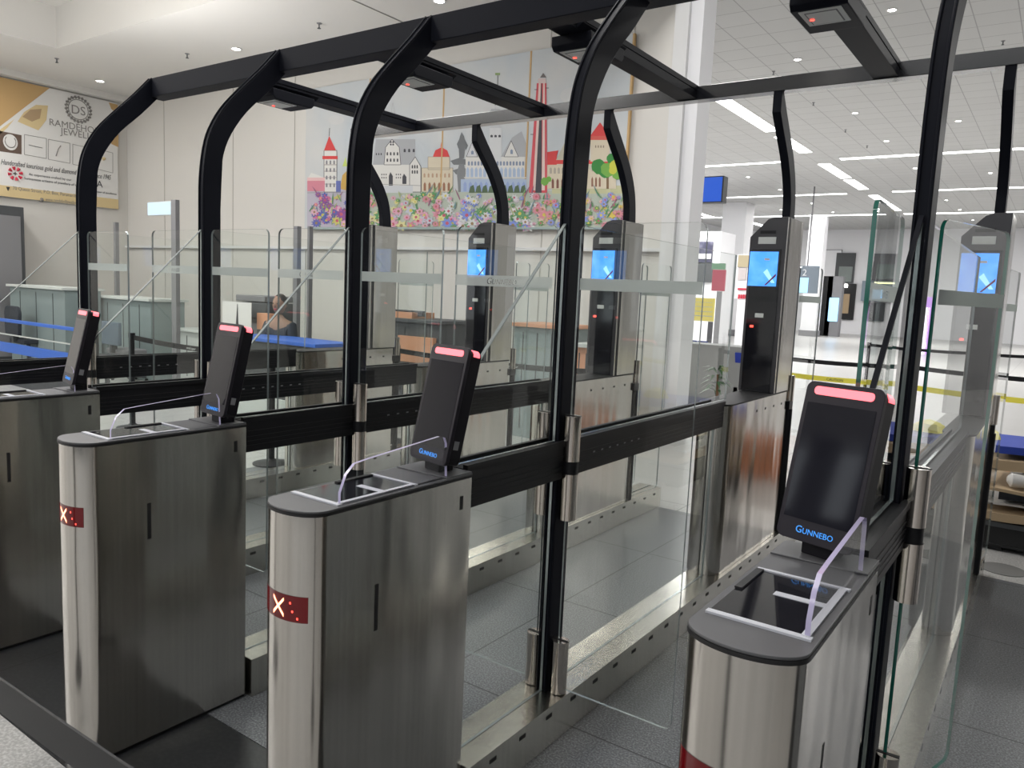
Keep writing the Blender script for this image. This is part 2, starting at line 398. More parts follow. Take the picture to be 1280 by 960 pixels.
MB().box(XB[0] - .021, XB[-1] + .1, .998, 1.10, 2.708, 2.823, BLACK).build('beam', fr, bevel=.003)
MB().box(XB[0] - .021, XB[-1] + .1, 2.69, 2.77, 2.768, 2.846, BEAM).build('beam', fr, bevel=.003)
for i in range(5):
    xm = (XB[i] + XB[i + 1]) / 2
    b = MB().box(xm - .06, xm + .06, 1.1, 2.70, 2.775, 2.821, BLACK)
    b.box(xm - .064, xm - .052, 1.2, 2.70, 2.821, 2.85, BLACK); b.box(xm + .052, xm + .064, 1.2, 2.70, 2.821, 2.85, BLACK)
    b.build('cross_bar', fr, bevel=.002)
unit_lab = ['black camera housing with pale underside over the far left lane', 'black camera housing hanging above the second lane, in front of the painted mural',
            'black camera housing with a red dot, under the third cross bar', 'black camera housing with pale square panel at the top right', 'camera housing over the lane outside the frame']
u0 = None
for i in range(4):
    xm = (XB[i] + XB[i + 1]) / 2
    if u0 is None:
        u0 = thing('camera_unit', unit_lab[0], 'camera', (xm, 1.52, 2.712), 0, 'camera housings under the frame')
        MB().prism([(-.15, .02), (-.13, 0), (.15, 0), (.17, .02), (.17, .063), (-.15, .063)], 'x', -.105, .105, BLACK).build('housing', u0, bevel=.004)
        MB().prism([(-.06, .063), (.06, .063), (.09, .085), (-.09, .085)], 'y', -.2, .22, BLACK).build('bracket', u0)
        a = MB().box(-.078, .078, -.118, .05, -.003, .001, SLATE); a.box(-.06, .06, -.1, .035, -.0045, -.003, GREYM); a.box(-.055, .055, -.095, .03, -.0055, -.0045, SLATE)
        pn = a.build('underside_panel', u0)
        MB().cyl((-.048, -.03, -.0085), .009, .003, LEDS, 12).build('indicator', pn)
    else:
        dup(u0, (xm, 1.52, 2.712), unit_lab[i])

# ------------------------------------------------------------------ side barriers: plinth, rail, fixed glass
def side_barrier(i, label):
    t = thing('side_barrier', label, 'barrier', (XB[i], 0, 0), 0, 'glass side barriers between the lanes')
    p = MB().box(-.09, .09, .012, 3.72, 0.002, .149, STEEL_L)
    p.box(-.091, -.004, .012, 3.725, .149, ZP, STEEL_L); p.box(.004, .091, .012, 3.725, .149, ZP, STEEL_L)
    p.box(-.0062, .0062, .012, 3.72, .149, ZP + .0004, SLOT)
    p.build('plinth', t, bevel=.0)
    s = MB()
    for k in range(22):
        y = .12 + k * .165
        for sx in (-1, 1): s.box(sx * .0895, sx * .0913, y, y + .035, .112, .126, SLOT)
    s.build('slot', t)['kind'] = 'stuff'
    r = MB().box(-.04, .04, .003, 2.125, .955, 1.078, BLACKM)
    r.box(-.046, -.03, .003, 2.125, 1.070, 1.090, BLACKM); r.box(.03, .047, .003, 2.125, 1.070, 1.090, BLACKM)
    for z in (.975, .992, 1.009, 1.03): r.box(.0395, .0425, .003, 2.12, z, z + .006, BLACKM); r.box(-.0425, -.0395, .003, 2.12, z, z + .006, BLACKM)
    for k in range(7): r.box(.0424, .0432, .76 + k * .062, .775 + k * .062, 1.018, 1.024, GREYM)
    r.build('rail', t, bevel=.001)
    # lower pane, front pane with a slanting top, rear pane
    MB().prism([(.006, ZP + .001), (.545, ZP + .001), (.545, .955), (.006, .955)], 'x', -.005, .005, GLASS, LEDGE).build('lower_pane', t)
    MB().prism([(.65, ZP + .001), (2.10, ZP + .001), (2.10, .955), (.65, .955)], 'x', -.005, .005, GLASS, LEDGE).build('lower_pane', t)
    pts = [(.0, 1.085), (.546, 1.085), (.546, 1.835), (.03, 1.322), (.008, 1.285), (.0, 1.25)]
    MB().prism(pts, 'x', -.005, .005, GLASS, LEDGE).build('front_pane', t)
    q_ = .011 if i == 4 else .004
    e = MB().prism([(.546, 1.835), (.546, 1.835 + q_), (.03 - q_ * .6, 1.322 + q_ * .5), (.03, 1.322)], 'x', -.006, .006, BLACK if i == 4 else LEDGE)
    e.build('pane_edge', t)
    MB().prism([(.652, 1.085), (2.24, 1.085), (2.24, 1.842), (.652, 1.842)], 'x', -.005, .005, GLASS, LEDGE).build('rear_pane', t)
    return t
sb_lab = ['glass side barrier at the far left end of the row', 'glass side barrier behind the leftmost pedestal, low steel plinth', 'glass side barrier on a steel plinth around the third arch post from the left',
          'glass side barrier with long slotted steel plinth in the middle foreground', 'glass side barrier beside the nearest pedestal at the right']
for i in range(5): side_barrier(i, sb_lab[i])

# ------------------------------------------------------------------ entry pedestals
HP = 1.073
def ell(a, b, cy, n=24):
    """plan of a pedestal: flat rear at y=0, elliptical front end"""
    pts = [(a, 0)] + [(a * math.cos(-PI * k / n), cy + b * math.sin(-PI * k / n)) for k in range(n + 1)] + [(-a, 0)]
    return pts
def front_pt(u, off=0.):
    """point of the rounded front at horizontal position u (-1..1)"""
    a, b = .0965 + off, .062 + off; th = math.acos(max(-1, min(1, u)))
    return (a * math.cos(th), -.54 - b * math.sin(th))
def pedestal(i, label):
    t = thing('gate_pedestal', label, 'pedestal', (XB[i] - .028, -.001, 0), 0, 'stainless entry pedestals')
    MB().prism(ell(.0965, .062, -.54), 'z', .014, 1.060, STEEL).build('body', t, bevel=.001)
    MB().prism(ell(.088, .055, -.54), 'z', 0.001, .016, LIDK).build('base', t)
    MB().prism(ell(.099, .065, -.54), 'z', 1.060, 1.0675, LIDK).build('lid_rim', t)
    l = MB().prism(ell(.0975, .0635, -.54), 'z', 1.0675, HP, LIDG); lid = l.build('lid', t, bevel=.001)
    MB().box(-.0965, .0965, -.112, -.001, HP, HP + .004, LIDG).build('rear_plate', lid, bevel=.001)
    r = MB().box(-.084, .074, -.488, -.232, HP - .001, HP + .0012, READER)
    rd = r.build('passport_reader', t)
    MB().box(-.086, .088, -.504, -.490, HP, HP + .004, WSTRIP).build('white_strip', rd)
    MB().box(-.086, .088, -.232, -.222, HP, HP + .004, WSTRIP).build('white_strip', rd)
    MB().box(-.02, .080, -.345, -.325, HP + .001, HP + .0022, WSTRIP).build('white_strip', rd)  # reflection in the reader glass, put in as a white strip
    MB().box(-.086, -.072, -.36, -.232, HP + .001, HP + .005, LIDK).build('scanner_edge', rd)
    # clear guard standing along the right edge
    g = [(-.492, HP), (-.492, HP + .03), (-.474, HP + .072), (-.447, HP + .095), (-.40, HP + .100), (-.135, HP + .122), (-.112, HP + .116), (-.103, HP + .098), (-.098, HP)]
    MB().prism(g, 'x', .075, .0835, ACRY, ACEDGE).build('clear_guard', t)
    MB().box(.070, .0835, -.495, -.235, HP, HP + .005, WSTRIP).build('guard_foot', t)
    # slots in the right side
    sl = MB().box(.0955, .0972, -.383, -.370, .722, .846, SLOT); sl.build('slot', t, bevel=.0)
    MB().box(.0955, .0972, -.052, -.038, .972, 1.012, SLOT).build('slot', t)
    # curved status window with a cross
    z0, z1 = .802, .866
    n = 16; us = [-1 + 1.78 * k / n for k in range(n + 1)]
    P0 = [front_pt(u, .001) for u in us]
    d = MB(); vs = [(x, y, z0) for x, y in P0] + [(x, y, z1) for x, y in P0]
    d.add(vs, [[k, k + 1, k + 2 + n, k + 1 + n] for k in range(n)], LEDD)
    P1 = [front_pt(u, -.002) for u in us]
    vs = [(x, y, z) for z in (z0, z1) for x, y in P0] + [(x, y, z) for z in (z0, z1) for x, y in P1]
    N = n + 1
    d.add(vs, [[k + 2 * N, k + 1 + 2 * N, k + 1, k] for k in range(n)] + [[k + N, k + 1 + N, k + 1 + 3 * N, k + 3 * N] for k in range(n)], LIDK)
    dd = d.build('status_window', t)
    c = MB()
    for sgn in (-1, 1):
        k = 8; pts = []
        for q in range(k + 1):
            s_ = -1 + 2 * q / k; u = -.02 + .19 * s_; zz = (z0 + z1) / 2 + sgn * .020 * s_
            x, y = front_pt(u, .0022); pts.append((x, y, zz))
        vs = [(x, y, z - .0042) for x, y, z in pts] + [(x, y, z + .0042) for x, y, z in pts]
        c.add(vs, [[q, q + 1, q + 2 + k, q + 1 + k] for q in range(k)], LEDX)
    c.build('cross_symbol', dd)
    for u_, z_ in ((.36, .848), (.42, .828), (.55, .812)):
        x, y = front_pt(u_, .002); MB().cyl((x, y + .001, z_), .003, -.001, LEDS, 8, 'y').build('led_dot', dd)
    return t
pd_lab = {1: 'stainless steel pedestal at the left edge of the photo, its front cut off', 2: 'stainless steel pedestal with red cross, second from the left',
          3: 'stainless steel pedestal with a bright red cross, in the centre foreground', 4: 'nearest stainless steel pedestal, bottom right, grey lid seen from above'}
for i in (1, 2, 3, 4): pedestal(i, pd_lab[i])

# ------------------------------------------------------------------ face scanners on the pedestals
def scanner(i, label):
    dx, rz = {1: (-.012, -12), 2: (.004, -6), 3: (-.012, -12), 4: (-.030, -17)}[i]      # each tablet is swivelled a little differently
    t = thing('face_scanner', label, 'scanner', (XB[i] + dx, -.045, HP + .0042), math.radians(rz), 'tablet scanners on the pedestals')
    # local tilted frame: panel leans back; u across, v up the panel, w behind the panel
    tilt = math.radians(12.5); cs, sn = math.cos(tilt), math.sin(tilt)
    B = Matrix.Translation((0, -.055, .030)) @ Matrix.Rotation(-tilt, 4, 'X')
    def tb(mb): mb.v = [tuple(B @ Vector(p)) for p in mb.v]; return mb
    W, Ht = .086, .34
    def rr(w_, z0, z1, r):
        return arc(w_ - r, z0 + r, r, -90, 0) + arc(w_ - r, z1 - r, r, 0, 90) + arc(-w_ + r, z1 - r, r, 90, 180) + arc(-w_ + r, z0 + r, r, 180, 270)
    tb(MB().prism(rr(W, 0, Ht, .016), 'y', 0, .012, BEZEL)).build('front_frame', t, bevel=.001)
    tb(MB().prism(rr(W - .002, .004, Ht - .006, .016), 'y', .012, .052, PLASTIC)).build('back_shell', t, bevel=.002)
    tb(MB().box(-W + .010, W - .010, -.0008, .002, .045, Ht - .046, SCREENG)).build('screen', t)
    tb(MB().prism(rr(W - .020, Ht - .028, Ht - .010, .008), 'y', -.0012, .002, LEDR)).build('light_bar', t)
    # the light wraps round the shoulder of the back shell
    o = arc(W - .018, Ht - .022, .0185, 0, 90, 6); q = arc(W - .018, Ht - .022, .0145, 90, 0, 6)
    q2 = [(-W + .03, Ht - .0035), (-W + .03, Ht - .0075)]
    tb(MB().prism(o + q2 + q, 'y', .022, .044, LEDR)).build('light_bar', t)
    lg = MB().text('Gunnebo', .021, B @ TM((0, -.0008, .017), RF), LOGO, .001, 'CENTER', caps=True, sc=.8)
    lg.build('maker_name', t)
    n = MB().box(-.035, .035, -.035, .005, 0, .05, PLASTIC)
    n.box(-.03, .03, -.012, .02, .0, .09, PLASTIC)
    n.build('neck', t, bevel=.002)
    tb(MB().box(W - .003, W - .0012, .018, .036, .05, .075, GREYM)).build('side_vent', t)
    return t
sc_lab = {1: 'tablet scanner seen almost edge-on at the left, blue reflection on it', 2: 'tablet scanner with pale grey screen on the second pedestal from the left',
          3: 'tablet scanner on the middle pedestal, its dark screen leaning back', 4: 'large near tablet scanner with dark screen, bottom right'}
for i in (1, 2, 3, 4): scanner(i, sc_lab[i])

# ------------------------------------------------------------------ hinged glass doors
def leaf_pts(w_, r=.03):
    z0, z1 = .172, 1.840
    return [(0, z0)] + arc(w_ - r, z0 + r, r, -90, 0, 5) + arc(w_ - r, z1 - r, r, 0, 90, 5) + arc(r, z1 - r, r, 90, 180, 5) + [(0, .18)]
def glass_door(i, side, ang, label, y0=.578, text=False, green=False, zt=(.805, .972, 1.018, 1.178)):
    """door hung beside barrier i; side +1 right of it, -1 left; ang = rotation of the leaf about its hinge"""
    xh = XB[i] + side * .047
    t = thing('glass_door', label, 'door', (xh, y0, 0), 0, 'hinged glass door leaves')
    M = Matrix.Rotation(math.radians(ang), 4, 'Z')
    def sw(mb): mb.v = [tuple(M @ Vector(p)) for p in mb.v]; return mb
    w_ = .452
    E_ = GEDGE if green else LEDGE
    pts = [(side * x, z) for x, z in leaf_pts(w_)]
    # above and below the collar
    sw(MB().prism(pts, 'y', -.005, .005, GLASS, E_)).build('glass_leaf', t)
    bz0, bz1 = 1.617, 1.657
    x0, x1 = .01, w_ - .001
    if not text:
        for yy in (-.0058,):
            sw(MB().box(side * x0, side * x1, yy, yy + .0006, bz0, bz1, FROST)).build('frosted_band', t)
    else:
        # frosted film with the name cut out of it: letters are holes in a filled curve
        c = bpy.data.curves.new('band', 'FONT'); c.body = 'Gunnebo'; c.size = .034; c.shear = .2; c.small_caps_scale = .8
        for k in range(1, 7): c.body_format[k].use_small_caps = True
        c.resolution_u = 3
        o = bpy.data.objects.new('band', c); COL.objects.link(o)
        bpy.ops.object.select_all(action='DESELECT'); o.select_set(True); bpy.context.view_layer.objects.active = o
        bpy.ops.object.convert(target='CURVE'); o = bpy.context.view_layer.objects.active; c = o.data
        c.dimensions = '2D'; c.fill_mode = 'BOTH'
        lx, lz = -w_ + .150, 1.625
        sp = c.splines.new('POLY'); sp.points.add(3)
        xa, xb = -x1 - lx, -x0 - lx; za, zb = bz0 - lz, bz1 - lz
        for k, (a_, b_) in enumerate(((xa, za), (xb, za), (xb, zb), (xa, zb))): sp.points[k].co = (a_, b_, 0, 1)
        sp.use_cyclic_u = True
        dg = bpy.context.evaluated_depsgraph_get(); dg.update(); me = o.evaluated_get(dg).to_mesh()
        mb = MB(); mb.add([(v.co.x + lx, -.0058, v.co.y + lz) for v in me.vertices], [list(p.vertices) for p in me.polygons], FROST)
        o.evaluated_get(dg).to_mesh_clear(); bpy.data.objects.remove(o)
        sw(mb).build('frosted_band', t, smooth=False)
    h = MB()
    ym = -.0
    for z0, z1, m_ in ((ZP + .003, .352, CHROME), (zt[0], zt[1], CHROME), (zt[2], zt[3], CHROME)):
        a = MB().cyl((side * .008, ym, z0), .031, z1 - z0, m_, 28); a.box(-.03 + side * .008, .03 + side * .008, -.006, .006, z1, z1 + .0015, SLOT)
        a.build('hinge_tube', t, bevel=0)
    a = MB().cyl((side * .008, ym, zt[1]), .028, zt[2] - zt[1], BLACKM, 24); a.box(-side * .04, 0, -.025, .025, zt[1] + .004, zt[2] - .004, BLACKM)
    a.build('hinge_collar', t)
    return t
glass_door(0, 1, 0, 'closed glass door leaf beside the far left arch post')
glass_door(1, -1, 0, 'closed glass door leaf with faint name, left of the second arch post', text=True)
glass_door(1, 1, 0, 'closed glass door leaf right of the second arch post')
glass_door(2, -1, 0, 'closed glass door leaf with maker name, left of the third arch post', text=True)
glass_door(2, 1, 0, 'closed glass door leaf right of the third arch post, rounded top corner')
glass_door(3, -1, 0, 'closed glass door leaf with GUNNEBO on its frosted band, left of the big centre post', text=True)
glass_door(3, 1, 0, 'large clear glass door leaf in the foreground, right of the big centre post')
glass_door(4, -1, 92, 'open glass door leaf with thick green edge, above the nearest scanner', text=True, green=True)
glass_door(4, 1, 74, 'open glass door leaf with green edge, right of the nearest arch post', green=True)
# exit doors stand open at the far side
def exit_door(i, side, ang, label):
    xh = XB[i] + side * .066
    t = thing('exit_door', label, 'door', (xh, 3.2, 0), 0, 'open exit door leaves')
    M = Matrix.Rotation(math.radians(ang), 4, 'Z')
    def sw(mb): mb.v = [tuple(M @ Vector(p)) for p in mb.v]; return mb
    w_ = .42; pts = [(side * x, z if z < 1.8 else z - 0) for x, z in leaf_pts(w_)]
    sw(MB().prism(pts, 'y', -.005, .005, GLASS, LEDGE)).build('glass_leaf', t)
    for z0, z1 in ((ZP + .003, .95), (1.0, 1.16)):
        MB().cyl((side * .006, 0, z0), .022, z1 - z0, CHROME if z0 > .9 else BLACKM, 20).build('hinge_tube', t)
    MB().box(-side * .035, side * .02, -.045, .025, .95, 1.0, BLACKM).build('hinge_collar', t)
    sw(MB().box(side * .01, side * (w_ - .001), -.0058, -.0052, 1.617, 1.657, FROST)).build('frosted_band', t)
    return t
ex_lab = ['open exit door leaf behind the far left cabinet', 'open exit door leaf left of the second tower', 'open exit door leaf right of the second tower', 'open exit door leaf left of the third tower',
          'open exit door leaf right of the third tower', 'open exit door leaf left of the tower with the bright blue screen', 'open exit door leaf right of the tower with the bright blue screen',
          'open exit door leaf behind the nearest arch post']
k = 0
for i, sd in ((0, 1), (1, -1), (1, 1), (2, -1), (2, 1), (3, -1), (3, 1), (4, -1)):
    exit_door(i, sd, 86 * sd, ex_lab[k]); k += 1
exit_door(4, 1, 86, 'open exit door leaf at the right edge, dark hinge pole')

# ------------------------------------------------------------------ exit cabinets with towers
def cabinet(i, label):
    t = thing('exit_cabinet', label, 'cabinet', (XB[i] - .024, 0, ZP), 0, 'stainless exit cabinets with towers')
    a = .094
    pl = [(a, 3.15)] + [(a * math.cos(-PI * k / 20), 2.19 + .085 * math.sin(-PI * k / 20)) for k in range(21)] + [(-a, 3.15)]
    MB().prism(pl, 'z', .001, 1.064 - ZP, STEEL).build('body', t, bevel=.001)
    pl2 = [(x * 1.02, (y - 2.6) * 1.005 + 2.6) for x, y in pl]
    MB().prism(pl2, 'z', 1.064 - ZP, 1.072 - ZP, LIDK).build('lid', t)
    for k in range(4):
        MB().box(a - .001, a + .0006, 2.56 + k * .155, 2.58 + k * .155, .838, .850, SLOT).build('slot', t)
    MB().box(-.001, .004, 2.1035, 2.1055, .0, .9, SLOT).build('seam', t)
    # tower: steel side, slanting top
    z0 = 1.072 - ZP; zt = 2.10 - ZP
    prof = [(-.118, z0), (.094, z0), (.094, zt), (.02, zt), (-.02, zt - .012), (-.118, zt - .115)]
    tw = MB().prism(prof, 'y', 2.853, 3.165, TOWERD).build('tower', t, bevel=.002)
    sd = MB().box(.0945, .097, 2.90, 3.165, z0 + .002, zt - .004, STEEL)
    sd.box(.0945, .097, 2.853, 2.868, z0 + .002, zt - .004, STEEL)
    sd.box(.0942, .0955, 2.868, 2.90, z0 + .002, zt - .004, SLOT)
    sd.build('steel_cladding', tw)
    fz = lambda z: z - ZP
    MB().box(-.06, .03, 2.850, 2.854, fz(2.005), fz(2.022), SLOT).build('camera_slot', tw)
    MB().box(-.068, .035, 2.850, 2.854, fz(1.945), fz(1.985), SLATE).build('white_label', tw)
    MB().box(-.10, .07, 2.846, 2.854, z0 + .004, fz(1.915), READER).build('dark_glass_panel', tw)
    sc_ = MB().box(-.108, .058, 2.842, 2.8465, fz(1.70), fz(1.90), SCRB)
    s2 = sc_.build('blue_screen', tw)
    f = MB().box(-.02, .01, 2.840, 2.843, fz(1.85), fz(1.862), WHITE); f.prism([(-.02, fz(1.78)), (.03, fz(1.72)), (.05, fz(1.72)), (0, fz(1.80))], 'y', 2.840, 2.843, SCRB2)
    f.prism([(.0, fz(1.705)), (.054, fz(1.76)), (.054, fz(1.775)), (-.01, fz(1.705))], 'y', 2.8395, 2.8425, pm('maroon_print%d' % i, (.25, .03, .08), .4))
    f.build('screen_picture', s2)
    MB().box(-.075, -.055, 2.843, 2.846, fz(1.455), fz(1.468), LEDS).build('red_indicator', tw)
    MB().box(-.05, .0, 2.843, 2.846, fz(1.515), fz(1.54), SLATE).build('small_label', tw)
    return t
cb_lab = ['exit cabinet and tower half hidden behind the third arch post', 'grey steel exit cabinet and tower left of the big centre post', 'steel exit cabinet and tower just right of the big centre post',
          'steel exit cabinet reflecting orange, its tower with a bright blue screen', 'steel exit cabinet and tower at the right edge behind glass']
for i in range(5): cabinet(i, cb_lab[i])
# ------------------------------------------------------------------ ceiling fittings
L0 = [None]
def downlight(p, label, r=.075, grp=None):
    if L0[0] is None:
        t = thing('downlight', label, 'light', p, 0, grp or 'recessed downlights')
        MB().lathe((0, 0, 0), [(.085, -.001), (.085, -.010), (.062, -.012), (.058, -.004)], RINGM).build('trim_ring', t)
        MB().cyl((0, 0, -.010), .056, .006, LAMP, 20).build('lens', t)
        L0[0] = t
    else: t = dup(L0[0], p, label, grp or 'recessed downlights')
    return t
for x, lb in ((-9.55, 'bright downlight in the white ceiling above the jewellery banner'), (-5.62, 'bright downlight in the white ceiling above the second arch'), (-1.7, 'bright downlight at the top edge, above the beam')):
    downlight((x, 5.42, ZC), lb)
HL = ((997, 74), (1115, 12), (1069, 141), (1108, 176), (1198, 151), (1144, 210), (1238, 216), (935, 221), (975, 237), (911, 258), (976, 262), (1041, 265), (1015, 254), (1183, 250), (1200, 262), (1216, 275))
HLL = ('hall downlight left of the top right camera housing', 'hall downlight right of the top right camera housing', 'hall downlight below the top right camera housing', 'hall downlight in the middle of the tiled ceiling, with a starry glow',
       'hall downlight just right of the near arch post', 'hall downlight touching the left side of the near arch post', 'hall downlight left of the far right arch post', 'hall downlight right of the hanging blue screen',
       'hall downlight left of the fourth far arch post, below the hanging screen level', 'hall downlight below the hanging blue screen', 'hall downlight above the bright blue tower', 'small far hall downlight right of the bright tower',
       'small far hall downlight behind the fourth far arch post', 'small hall downlight low down right of the near arch post', 'smaller hall downlight below and right of it, near the green glass edge', 'farthest hall downlight above the glass at the right')
for (px, py), lb in zip(HL, HLL):
    p = at(px, py, 'z', ZH); downlight((p.x, p.y, ZH), lb, grp='downlights in the tiled hall ceiling')
for x in (4.1, 6.2, 8.2):
    for y in (9.5, 13.7, 18.4): pass
S0 = [None]
def sprinkler(p, label):
    if S0[0] is None:
        t = thing('sprinkler_head', label, 'sprinkler', p, 0, 'ceiling sprinklers')
        MB().lathe((0, 0, 0), [(.035, -.001), (.03, -.008), (.012, -.010), (.010, -.05)], GREYM, 12).build('escutcheon', t)
        MB().lathe((0, 0, -.05), [(.006, 0), (.024, -.012), (.024, -.016)], DGREY, 12).build('deflector', t)
        S0[0] = t
    else: dup(S0[0], p, label)
for (px, py), z, lb in zip(((71, 73), (234, 67), (399, 29), (967, 89), (1254, 51), (1017, 128), (1057, 162), (1084, 182)), (ZC,) * 3 + (ZH,) * 5,
        ('small sprinkler at the top left of the white ceiling', 'sprinkler above the left curved corner of the frame', 'sprinkler above the black beam, near the third post',
         'sprinkler above the far beam, left of the fourth far post', 'sprinkler at the top right of the tiled ceiling', 'first of three dark sprinklers in a row right of the fourth far post',
         'middle of three dark sprinklers in a row under the far beam', 'last of three dark sprinklers in a row under the far beam')):
    p = at(px, py, 'z', z); sprinkler((p.x, p.y, z - .001), lb)
def strip(x0, x1, y0, y1, label, grp='long ceiling light strips'):
    t = thing('light_strip', label, 'light', ((x0 + x1) / 2, (y0 + y1) / 2, ZH), 0, grp)
    hx, hy = abs(x1 - x0) / 2, abs(y1 - y0) / 2
    MB().box(-hx, hx, -hy, hy, -.012, -.001, RINGM).build('frame', t)
    MB().box(-hx + .02, hx - .02, -hy + .02, hy - .02, -.020, -.012, STRIP).build('lens', t)
strip(-12.5, -3.2, 24.1, 24.35, 'light strip ending left of the fourth far arch post')
strip(-1.6, 9, 24.2, 24.5, 'longest light strip crossing behind the near arch post')
strip(-12.5, -3.1, 32.1, 32.4, 'light strip under the hanging blue screen')
strip(-1.4, 9, 32.0, 32.3, 'second light strip behind the near arch post')
strip(-12.5, -3.0, 39.9, 40.3, 'low far light strip left of the green glass edge')
strip(-2.2, 9, 39.9, 40.3, 'farthest light strip, low behind the near arch post')
for k, (y0, y1) in enumerate(((15.6, 19.6), (20.3, 22.9), (25.0, 28.2), (28.6, 31.2), (33, 35.6), (36, 38.6))):
    strip(-2.45, -2.05, y0, y1, ('nearest', 'second', 'third', 'fourth', 'fifth', 'farthest')[k] + ' piece of the dashed light strip running away down the hall', 'dashed light strip pieces')
for k, (px, py, q) in enumerate(((850, 260, 4.5), (940, 278, 4.2))):
    p = at(px, py, 'z', ZH); strip(p.x - .2, p.x + .2, p.y, p.y + q, ('slanting light strip below the hanging blue screen', 'slanting light strip right of the white column')[k], 'slanting light strips')

# ------------------------------------------------------------------ painted mural on the back wall
YW = 6.335
def MW(px, py, dy=0): p = at(px, py, 'y', YW - dy); return (p.x, YW - dy, p.z)
mu = thing('wall_mural', 'wide mural of towers, houses and flowers in four panels on the back wall', 'mural', (0, 0, 0))
xs = [-5.17, -3.77, -2.375, -.99, .40]
SKYM = pm('mural_sky', (.49, .53, .56), .6, noise=(1.1, (.58, .58, .57), .4, .7))
for k in range(4):
    p = MB().box(xs[k] + .012, xs[k + 1] - .012, YW, 6.37, 2.44, 4.53, SKYM); pn = p.build('panel', mu)
    MB().box(xs[k + 1] - .012, xs[k + 1] + .012, YW - .004, 6.37, 2.44, 4.53, GOLD).build('gold_joint', pn)
art = MB(); lay = [.002]
cm = {}
def C_(r, g, b):
    k = (r, g, b)
    if k not in cm: cm[k] = pm('paint_%d' % len(cm), (r, g, b), .65)
    return cm[k]
def poly(pts, col):
    lay[0] += .000012
    art.flat([MW(x, y, lay[0]) for x, y in pts][::-1], C_(*col))
def rect(x0, y0, x1, y1, col, sk=0): poly([(x0, y0), (x1, y0 + sk), (x1, y1 + sk), (x0, y1)], col)
def line(x0, y0, x1, y1, wd, col):
    d = Vector((x1 - x0, y1 - y0)); n = Vector((-d.y, d.x)).normalized() * wd / 2
    poly([(x0 + n.x, y0 + n.y), (x1 + n.x, y1 + n.y), (x1 - n.x, y1 - n.y), (x0 - n.x, y0 - n.y)], col)
def outline(pts, wd, col):
    for a, b in zip(pts, pts[1:] + pts[:1]): line(*a, *b, wd, col)
K = (.05, .05, .06); WH = (.66, .65, .62); GY = (.38, .39, .41); RD = (.62, .05, .05); PK = (.6, .22, .28); CR = (.62, .55, .42); LB = (.38, .47, .62); OC = (.55, .34, .08)
def windows(x0, y0, x1, y1, nx, ny, col, fw=.45, fh=.55):
    for a in range(nx):
        for b in range(ny):
            cx = x0 + (a + .5) * (x1 - x0) / nx; cy = y0 + (b + .5) * (y1 - y0) / ny
            hw = (x1 - x0) / nx * fw / 2; hh = (y1 - y0) / ny * fh / 2
            poly([(cx - hw, cy + hh), (cx - hw, cy - hh * .5), (cx, cy - hh), (cx + hw, cy - hh * .5), (cx + hw, cy + hh)], col)
# flower bed ground
rect(384, 238, 780, 287, (.42, .47, .40))
rect(384, 236, 434, 286, (.45, .42, .50))
rect(690, 232, 780, 242, (.50, .50, .30))
# clouds
for cx, cy, s_ in ((545, 150, 18), (600, 130, 22), (490, 165, 14), (720, 120, 20), (420, 150, 10)):
    poly([(cx + s_ * math.cos(a * PI / 8), cy + s_ * .6 * math.sin(a * PI / 8)) for a in range(16)], (.57, .575, .575))
# left round tower with red cap
rect(405, 188, 421, 240, WH); outline([(405, 188), (421, 188), (421, 240), (405, 240)], .7, K)
for yy in (196, 206, 214, 222, 230): line(405, yy, 421, yy, .7, (.25, .2, .2))
windows(406, 198, 420, 236, 3, 4, (.2, .2, .22))
rect(403, 195, 422, 199, RD); poly([(405, 188), (411.5, 170), (420, 188)], RD); line(411.5, 170, 412, 160, .7, K)
poly([(384, 224), (389, 216), (398, 219), (407, 223), (407, 227), (384, 227)], WH); rect(384, 226, 406, 239, PK); rect(384, 222, 406, 226, (.7, .45, .45))
poly([(425, 236), (428, 219), (433, 214), (433, 238)], OC); poly([(428, 208), (432, 196), (434, 208)], (.5, .6, .15))
rect(420, 226, 426, 241, (.12, .15, .4))
# white gabled houses with grey roofs
poly([(466, 207), (470, 174), (519, 174), (519, 209)], GY); rect(466, 206, 512, 238, WH)
poly([(480, 206), (482, 184), (490, 174), (499, 184), (501, 206)], WH); outline([(480, 206), (482, 184), (490, 174), (499, 184), (501, 206)], .7, K)
windows(482, 188, 499, 204, 4, 2, K); windows(487, 176, 493, 182, 2, 2, K, .7, .8); windows(503, 184, 520, 192, 3, 1, K); windows(469, 190, 478, 195, 3, 1, K)
windows(476, 216, 484, 224, 3, 2, K); windows(494, 216, 502, 224, 3, 2, K)
poly([(486, 232), (486, 220), (488, 215), (491, 220), (491, 232)], K); poly([(503, 230), (503, 221), (505, 217), (508, 221), (508, 230)], K)
poly([(512, 240), (512, 206), (519, 196), (526, 208), (526, 240)], WH); outline([(512, 240), (512, 206), (519, 196), (526, 208), (526, 240)], .7, K)
windows(514, 205, 523, 218, 3, 2, K, .6, .7); line(466, 230, 526, 232, .7, (.3, .3, .3)); rect(478, 232, 516, 241, (.55, .57, .6))
line(491, 128, 488, 148, .6, (.45, .46, .48)); line(491, 128, 495, 148, .6, (.45, .46, .48))
